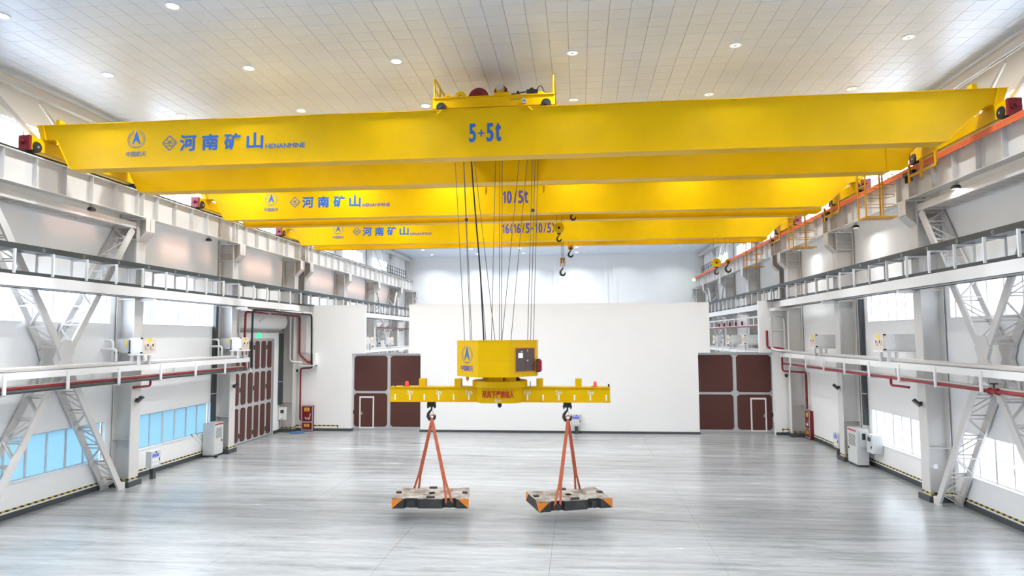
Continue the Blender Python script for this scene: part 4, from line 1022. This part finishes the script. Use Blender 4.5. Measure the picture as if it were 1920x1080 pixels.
# ------------------------------------------------------------------ hooks
HK = [(.0, .02), (.0, -.06), (-.06, -.13), (-.115, -.21), (-.12, -.30), (-.07, -.385), (.02, -.41), (.095, -.365), (.125, -.29), (.12, -.235)]
HR = [.03, .032, .04, .05, .058, .06, .058, .048, .032, .012]
def hook_mesh(o, x, y, z, s, name='hook', m='black'):
    return MB().tube([(x+a*s, y, z+c*s) for a, c in HK], [r*s for r in HR], 8).build(name, m, o, True)
def hook_block(label, x, y, ztop, zb, kind, zs):
    o = thing('hook_block', label, 'crane hook', (x, y, zb-.45), 'hanging crane hooks')
    if kind == 'pulley':
        MB().lathe([(.05, -.10), (.26, -.10), (.28, -.06), (.28, .06), (.26, .10), (.05, .10)], (x, y, zb+.22), 22, 'Y').build('pulley_cover', 'yellow', o, True)
        MB().cyl((x, y-.12, zb+.22), (x, y-.10, zb+.22), .07, 12).build('pulley_pin', 'black', o)
        MB().box(x-.09, x+.09, y-.09, y+.09, zb-.10, zb-.02).build('swivel', 'black', o)
        hook_mesh(o, x, y, zb-.1, .85*zs)
    elif kind == 'block':
        MB().box(x-.16, x-.11, y-.14, y+.14, zb-.3, zb+.2).box(x+.11, x+.16, y-.14, y+.14, zb-.3, zb+.2).box(x-.16, x+.16, y-.14, y+.14, zb+.1, zb+.2).build('side_plates', 'yellow_dark', o)
        for k in (-.06, .06): MB().cyl((x+k-.03, y, zb+.0), (x+k+.03, y, zb+.0), .16, 14).build('sheave', 'black', o)
        MB().cyl((x, y, zb-.42), (x, y, zb-.2), .06, 10).build('swivel', 'galv', o)
        hook_mesh(o, x, y, zb-.4, 1.15*zs)
    else:
        MB().lathe([(.04, -.08), (.17, -.08), (.185, 0), (.17, .08), (.04, .08)], (x, y, zb+.1), 18, 'Y').build('pulley_cover', 'yellow_dark', o, True)
        MB().box(x-.07, x+.07, y-.1, y+.1, zb-.03, zb+.12).build('swivel', 'black', o)
        hook_mesh(o, x, y, zb-.02, 1.0*zs)
    for dx in ((-.15, .15) if kind != 'block' else (-.09, -.03, .03, .09)):
        MB().cyl((x+dx*.9, y, zb+.2), (x+dx, y, ztop), .011, 5).build('rope', 'wire', o)
hook_block('round yellow pulley block with hook below the middle crane', -.9, 33.2, 13.9, 11.5, 'pulley', 1)
hook_block('small black hook peeking below the middle crane', -.18, 33.2, 13.9, 12.55, 'small', 1)
hook_block('orange yellow hook block with large black hook below the farthest crane', -.94, 42.5, 14.25, 11.1, 'block', 1.1)
hook_block('small round yellow hook pulley just under the farthest crane', -.42, 42.5, 13.9, 11.85, 'small', 1.15)
hook_block('yellow pulley hook at right in front of right girder, left one', 8.65, 42.5, 14.3, 10.62, 'pulley', 1.15)
hook_block('yellow pulley hook at right in front of right girder, right one', 9.36, 42.5, 14.45, 10.8, 'small', 1.3)

# ------------------------------------------------------------------ hoist ropes of the nearest crane
tx = lambda px: -4.10+(px-868)*.01942
bx_ = lambda px: -3.96+(px-875)*.01902
RP = [(857, 875, -.5), (865, 880, .5), (871, 884, -.3), (881, 908, .4), (893, 932, -.6), (925, 917, .6), (937, 936, 0), (940, 938, .3), (976, 943, -.4), (986, 955, .5), (1000, 991, -.5), (1003, 994, .1), (1007, 998, .5)]
for k, (a, c, dy) in enumerate(RP):
    x1, x0 = tx(a), bx_(c); z1 = 14.25; f = (z1-6.17)/(12.7-6.17)
    b = MB().cyl((x0, 23.6+dy, 6.12), (x0+(x1-x0)*f, 23.6+dy, z1), .0115, 5)
    tag(b.build('hoist_rope', 'wire', None, False, (x0, 23.6+dy, 6.12)), 'thin steel hoist rope above the yellow housing, %s from the left' % ORD[k], 'rope', 'steel hoist ropes')
x1, x0 = tx(886), bx_(910)
o = MB().tube([(x0, 23.2, 6.1), (x0-.12, 23.2, 8.5), (x0+(x1-x0)*.8, 23.2, 11.5), (x0+(x1-x0)*1.24, 23.2, 14.25)], .028, 8).build('power_cable', 'cable', None, True, (x0, 23.2, 6.12))
tag(o, 'thick black power cable hanging among the steel hoist ropes', 'cable')
for k, (px, dy) in enumerate(((869.5, .5), (1000, -.5))):
    x = tx(px); y = 23.6+dy; o = thing('rope_clamp', 'small round rope clamp on the %s hoist ropes' % ('left' if k == 0 else 'right'), 'rope clamp', (x, y, 10.6), 'rope clamps')
    MB().lathe([(.02, -.06), (.06, -.05), (.075, 0), (.06, .05), (.02, .06)], (x, y, 10.62 if k == 0 else 10.72), 10).build('body', 'wire', o, True)
    MB().cyl((x, y-.09, 10.62 if k == 0 else 10.72), (x, y-.06, 10.62 if k == 0 else 10.72), .03, 8).build('bolt', 'black', o)

# ------------------------------------------------------------------ rotating spreader
XC, YC = -2.77, 23.5
sp = thing('rotating_spreader', 'yellow rotating lifting spreader with octagonal housing and metre marks', 'spreader', (XC, YC, 4.03))
bm_ = MB().box(-6.66, 1.06, 23.27, 23.73, 4.05, 4.52).box(-6.67, 1.07, 23.22, 23.78, 4.52, 4.55).box(-6.67, 1.07, 23.22, 23.78, 4.02, 4.05).build('spreader_beam', 'yellow', sp)
MB().prism([(XC-.80, 23.27), (XC-.58, 22.92), (XC+.58, 22.92), (XC+.80, 23.27), (XC+.80, 23.73), (XC+.58, 24.08), (XC-.58, 24.08), (XC-.80, 23.73)], 'Z', 4.015, 4.56).build('centre_collar', 'yellow', sp)
MB().lathe([(.55, 4.56), (.97, 4.56), (.97, 4.77), (.90, 4.79), (.55, 4.72)], (XC, YC, 0), 40).build('slewing_ring', 'yellow', sp, True)
MB().lathe([(.62, 4.70), (.62, 4.96)], (XC, YC, 0), 12).build('neck', 'yellow', sp)
MB().box(XC-.30, XC+.20, YC-.80, YC-.5, 4.74, 4.96).build('gear_motor', 'yellow', sp)
MB().box(XC+.25, XC+.62, YC-.72, YC-.4, 4.76, 4.96).build('gear_motor', 'yellow', sp)
MB().prism([(XC+.62, 4.96), (XC+.80, 4.76), (XC+.62, 4.76)], 'Y', YC-.5, YC-.2).build('shield', 'black', sp)
fw, dg_, sd = .53, .86, .45
oc = [(-fw, -sd-dg_), (fw, -sd-dg_), (fw+dg_, -sd), (fw+dg_, sd), (fw, sd+dg_), (-fw, sd+dg_), (-fw-dg_, sd), (-fw-dg_, -sd)]
hz0, hz1 = 4.94, 6.15
hs = MB().prism([(XC+x-.06, YC+y) for x, y in oc], 'Z', hz0, hz1).build('housing', 'yellow', sp)
MB().prism([(XC+x*1.012-.06, YC+y*1.012) for x, y in oc], 'Z', hz1, hz1+.02).build('housing_lid', 'yellow', hs)
hx = XC-.06; yf = YC-sd-dg_
MB().box(hx-.003, hx+.003, yf-.003, yf, 5.5, hz1).box(hx-fw, hx+fw, yf-.003, yf, 5.497, 5.503).build('panel_seam', 'yellow_dark', hs)
# left facet: emblem drawn in the facet frame
def facet(parent, p0, p1, build):
    """build geometry on plane y=0 facing -Y with u along +X from p0, then turn it onto the facet"""
    before = set(o.name for o in bpy.data.objects); build()
    d = Vector((p1[0]-p0[0], p1[1]-p0[1], 0)).normalized(); nrm = Vector((d.y, -d.x, 0)); og = ORG[parent.name]
    for o in bpy.data.objects:
        if o.name not in before and o.type == 'MESH':
            for v in o.data.vertices:
                w_ = v.co+og; v.co = Vector((p0[0], p0[1], 0))+d*w_.x-nrm*w_.y+Vector((0, 0, w_.z))-og
            o.data.update()
pL = [(hx+oc[7][0], YC+oc[7][1]), (hx+oc[0][0], YC+oc[0][1])]
def left_print():
    emblem(hs, (.60, 5.68), -.002, .31); text('中国航天', (.25, .95, 5.14, 5.32), -.004, 'violet', hs, .006)
facet(hs, pL[0], pL[1], left_print)
pR = [(hx+oc[1][0], YC+oc[1][1]), (hx+oc[2][0], YC+oc[2][1])]
def right_doors():
    MB().box(.24, 1.12, -.015, 0, 5.10, 5.93).build('cabinet_frame', 'wt_orange', hs)
    for a, c in ((.27, .68), (.69, 1.09)):
        MB().box(a, c, -.03, -.015, 5.13, 5.90).build('cabinet_door', 'cabinet_brown', hs)
    MB().box(.37, .56, -.036, -.03, 5.58, 5.74).build('touch_panel', 'screen_white', hs)
    MB().box(.42, .46, -.045, -.03, 5.77, 5.81).build('button_red', 'red_print', hs); MB().box(.50, .53, -.045, -.03, 5.77, 5.81).build('button_green', 'exit', hs)
    MB().box(.73, .80, -.045, -.03, 5.46, 5.51).build('door_handle', 'galv', hs)
    MB().prism([(.74, 5.80), (.81, 5.80), (.775, 5.86)], 'Y', -.034, -.03).build('warning_sign', 'yellowtag', hs)
facet(hs, pR[0], pR[1], right_doors)
x = hx+oc[2][0]
MB().box(x, x+.12, YC-.62, YC-.1, 5.08, 5.52).build('side_box', 'black', hs); MB().box(x+.03, x+.17, YC-.62-.02, YC-.15, 5.12, 5.48).build('side_box_cover', 'red_bright', hs)
MB().lathe([(.05, 0), (.05, -.10), (.02, -.16)], (hx-1.0, YC-.6, hz0), 10).build('sensor', 'yellow_dark', hs, True)
# print on the beam
px2x = lambda px: -5.956+(px-768)*.01871
yb_ = 23.27
for px in (740, 768, 796, 823.5, 852, 881, 991, 1020, 1049, 1078, 1107, 1136): MB().box(px2x(px)-.025, px2x(px)+.025, yb_-.004, yb_, 4.09, 4.29).build('scale_tick', 'white_print', bm_)
for px, t_ in ((768, '3m'), (823.5, '2m'), (881, '1m'), (991, '1m'), (1048, '2m'), (1107, '3m')):
    c = px2x(px); text(t_, (c-.10, c+.12, 4.29, 4.44), yb_-.005, 'white_print', bm_)
cc = [o for o in sp.children if o.name.startswith('centre_collar')][0]
text('吊具下严禁站人', (-3.30, -2.22, 4.20, 4.43), 22.915, 'red_print', cc, .007)
text('0m', (-2.88, -2.66, 4.05, 4.18), 22.912, 'white_print', cc)
for px in (792, 860, 1014, 1086):
    xx = px2x(px); MB().box(xx-.12, xx+.10, 23.27, 23.62, 4.55, 4.83).build('lug_block', 'yellow', sp)
for px in (760, 1116):
    xx = px2x(px); be = MB().lathe([(.05, 4.55), (.06, 4.60), (.055, 4.70), (.03, 4.73)], (xx, 23.45, 0), 12).build('beacon', 'glow_red', sp, True)
    MB().box(xx-.12, xx+.10, 23.38, 23.5, 4.55, 4.57).build('beacon_base', 'red', be)
for px in (738, 1141): MB().lathe([(.03, 4.55), (.03, 4.62), (.015, 4.65)], (px2x(px), 23.4, 0), 8).build('end_sensor', 'black', sp)
MB().lathe([(.07, 4.02), (.075, 3.92), (.05, 3.86), (.02, 3.84)], (XC+.02, 23.2, 0), 12).build('pointer', 'black', sp, True)
MB().cyl((px2x(996), 23.4, 4.55), (px2x(996), 23.4, 4.74), .012, 6).build('antenna', 'black', sp)

# hooks, slings and test weights
HX = (-5.22, -.41); HY = 23.5
HOOKZ = 3.80
for k, x in enumerate(HX):
    o = thing('lifting_hook', 'black swivel hook under the %s end of the spreader' % ('left' if k == 0 else 'right'), 'crane hook', (x, HY, 3.3), 'spreader hooks')
    MB().box(x-.12, x+.12, HY-.08, HY+.08, 3.88, 4.02).build('hanger_block', 'black', o)
    for s_ in (-1, 1): MB().box(x+s_*.12-.02, x+s_*.12+.02, HY-.1, HY+.1, 3.78, 4.0).build('side_plate', 'pin', o)
    MB().cyl((x-.16, HY, 3.86), (x+.16, HY, 3.86), .04, 10).build('pin', 'pin', o)
    hook_mesh(o, x, HY, 3.80, 1.05)
    MB().bar((x+.0, HY, 3.72), (x+.12, HY, 3.52), .03, .02).build('safety_latch', 'galv', o)
WS = []
def weight(label, cx, cy, z0, rot, roll=0):
    o = thing('test_weight', label, 'test weight', (cx, cy, z0), 'hanging test weights')
    def W(b, name, m, smooth=False, parent=None):
        b.v = [(v[0]+cx, v[1]+cy, v[2]+z0) for v in b.v]; return b.build(name, m, parent or o, smooth)
    D, H, L = .84, .33, 1.3
    fr = [(-L, -D), (-.90, -D), (-.84, -D+.13), (-.46, -D+.13), (-.40, -D), (.40, -D), (.46, -D+.13), (.84, -D+.13), (.90, -D), (L, -D)]
    ol = fr+[(-x, -y) for x, y in fr]
    W(MB().prism([(x*.995, y*.995) for x, y in ol], 'Z', 0, H-.02), 'body', 'iron')
    W(MB().prism(ol, 'Z', H-.02, H), 'top_face', 'wt_top')
    W(MB().cyl((0, 0, H), (0, 0, H+.004), .12, 16), 'hole_shade_disc', 'hole_shade')  # flat black disc painting the dark inside a lifting opening
    for s_ in (-1, 1):
        for x in (-.65, .65):
            t = W(MB().cyl((x, s_*(D-.15), .15), (x, s_*(D+.04), .15), .09, 16), 'trunnion', 'pin')
            W(MB().cyl((x, s_*(D+.01), .15), (x, s_*(D+.05), .15), .115, 16), 'trunnion_flange', 'pin', False, t)
        W(MB().box(-.14, .14, s_*(D-.12)-.07, s_*(D-.12)+.07, H, H+.06), 'stacking_lug', 'iron')
        W(MB().box(s_*1.16-.09, s_*1.16+.09, -.09, .09, H, H+.05), 'stacking_lug', 'iron')
    for sx in (-1, 1):
        for sy in (-1, 1):
            W(MB().prism([(sx*L, H-.02), (sx*L, .0), (sx*.94, H-.02)], 'Y', sy*D-.004, sy*D+.004), 'orange_corner', 'wt_orange')
            W(MB().prism([(sy*D, H-.02), (sy*D, .0), (sy*(D-.36), H-.02)], 'X', sx*L-.004, sx*L+.004), 'orange_corner', 'wt_orange')
    o.rotation_euler = (0, roll, rot)
    R = Matrix.Rotation(rot, 3, 'Z'); return lambda p: Vector((cx, cy, z0))+R @ Vector(p)
wl = weight('dark iron test weight with orange corners hanging on the left', -5.22, 23.6, .47, math.radians(8.5), math.radians(1.0))
wr = weight('dark iron test weight with orange corners hanging on the right, turned askew', -.42, 23.75, .47, math.radians(19.5))
def sling(label, x, W, tr, side):
    top = Vector((x+.02, HY-.06*side, HOOKZ-.40)); o = thing('webbing_sling', label, 'sling', top, 'orange webbing slings')
    e = W((tr[0], tr[1], .15)); 
    for k, dx in enumerate((-.10, .10)):
        foot = W((tr[0]+dx, tr[1], .16)); mid = top.lerp(e, .72)+Vector((dx*.25, 0, 0))
        b = MB().bar(top+Vector((dx*.1, 0, .02)), mid, .085, .022, up=(0, 1, 0)); b.build('strap', 'sling', o)
        MB().bar(mid, foot, .075, .022, up=(0, 1, 0)).build('strap', 'sling', o)
    MB().ring((e.x, e.z), 'Y', .10, .122, e.y-.04, e.y+.04, 12, math.pi, 2*math.pi).build('eye', 'sling', o)
    MB().ring((top.x, top.z+.07), 'Y', .065, .085, top.y-.04, top.y+.04, 10, 0, math.pi).build('eye', 'sling', o)
sling('orange sling from the left hook to the front right trunnion of left weight', HX[0], wl, (.65, -.80), 1)
sling('orange sling from the left hook to the back left trunnion of left weight', HX[0], wl, (-.65, .80), -1)
sling('orange sling from the right hook to the front left trunnion of right weight', HX[1], wr, (-.65, -.80), 1)
sling('orange sling from the right hook to the back right trunnion of right weight', HX[1], wr, (.65, .80), -1)

# ------------------------------------------------------------------ outside the windows
tag(MB().box(-300, 300, -200, 400, -.9, -.6).build('ground_outside', 'ground'), kind='structure')
o = thing('factory_building', 'pale blue low building seen through the left upper windows', 'building', (-60, 70, -.6))
w_ = MB().box(-66, -55, 20, 140, -.6, 10.4).build('wall', 'facade', o)
for k in range(40): MB().box(-55, -54.9, 21+3*k, 21.12+3*k, -.6, 10.4).build('panel_joint', 'facade_win', w_)
for k in range(20): MB().box(-55.02, -54.92, 22+6*k, 25+6*k, 5.2, 7.2).build('window', 'facade_win', w_)
MB().box(-66.2, -54.8, 19.8, 140.2, 10.4, 10.7).build('roof', 'steel_white', o)
def tree(x, y, h, k):
    b = MB(); rnd = random.Random(k)
    def br(p, d, l, r, n):
        q = p+d*l; b.tube([p, (p+q)/2+Vector((rnd.uniform(-.05, .05), rnd.uniform(-.05, .05), 0))*l, q], [r, r*.85, r*.65], 5)
        if n:
            for _ in range(3):
                nd = (d+Vector((rnd.uniform(-.7, .7), rnd.uniform(-.7, .7), rnd.uniform(-.1, .5)))).normalized(); br(q, nd, l*rnd.uniform(.62, .8), r*.58, n-1)
    br(Vector((x, y, -.6)), Vector((0, 0, 1)), h*.36, .12, 5)
    tag(b.build('bare_tree', 'bark', None, True, (x, y, -.6)), 'bare leafless tree outside the left upper windows, %s from the left' % ORD[k], 'tree', 'bare trees outside')
for k, (x, y) in enumerate(((-27.5, 31), (-29, 36), (-28, 45))): tree(x, y, 9.5, k)
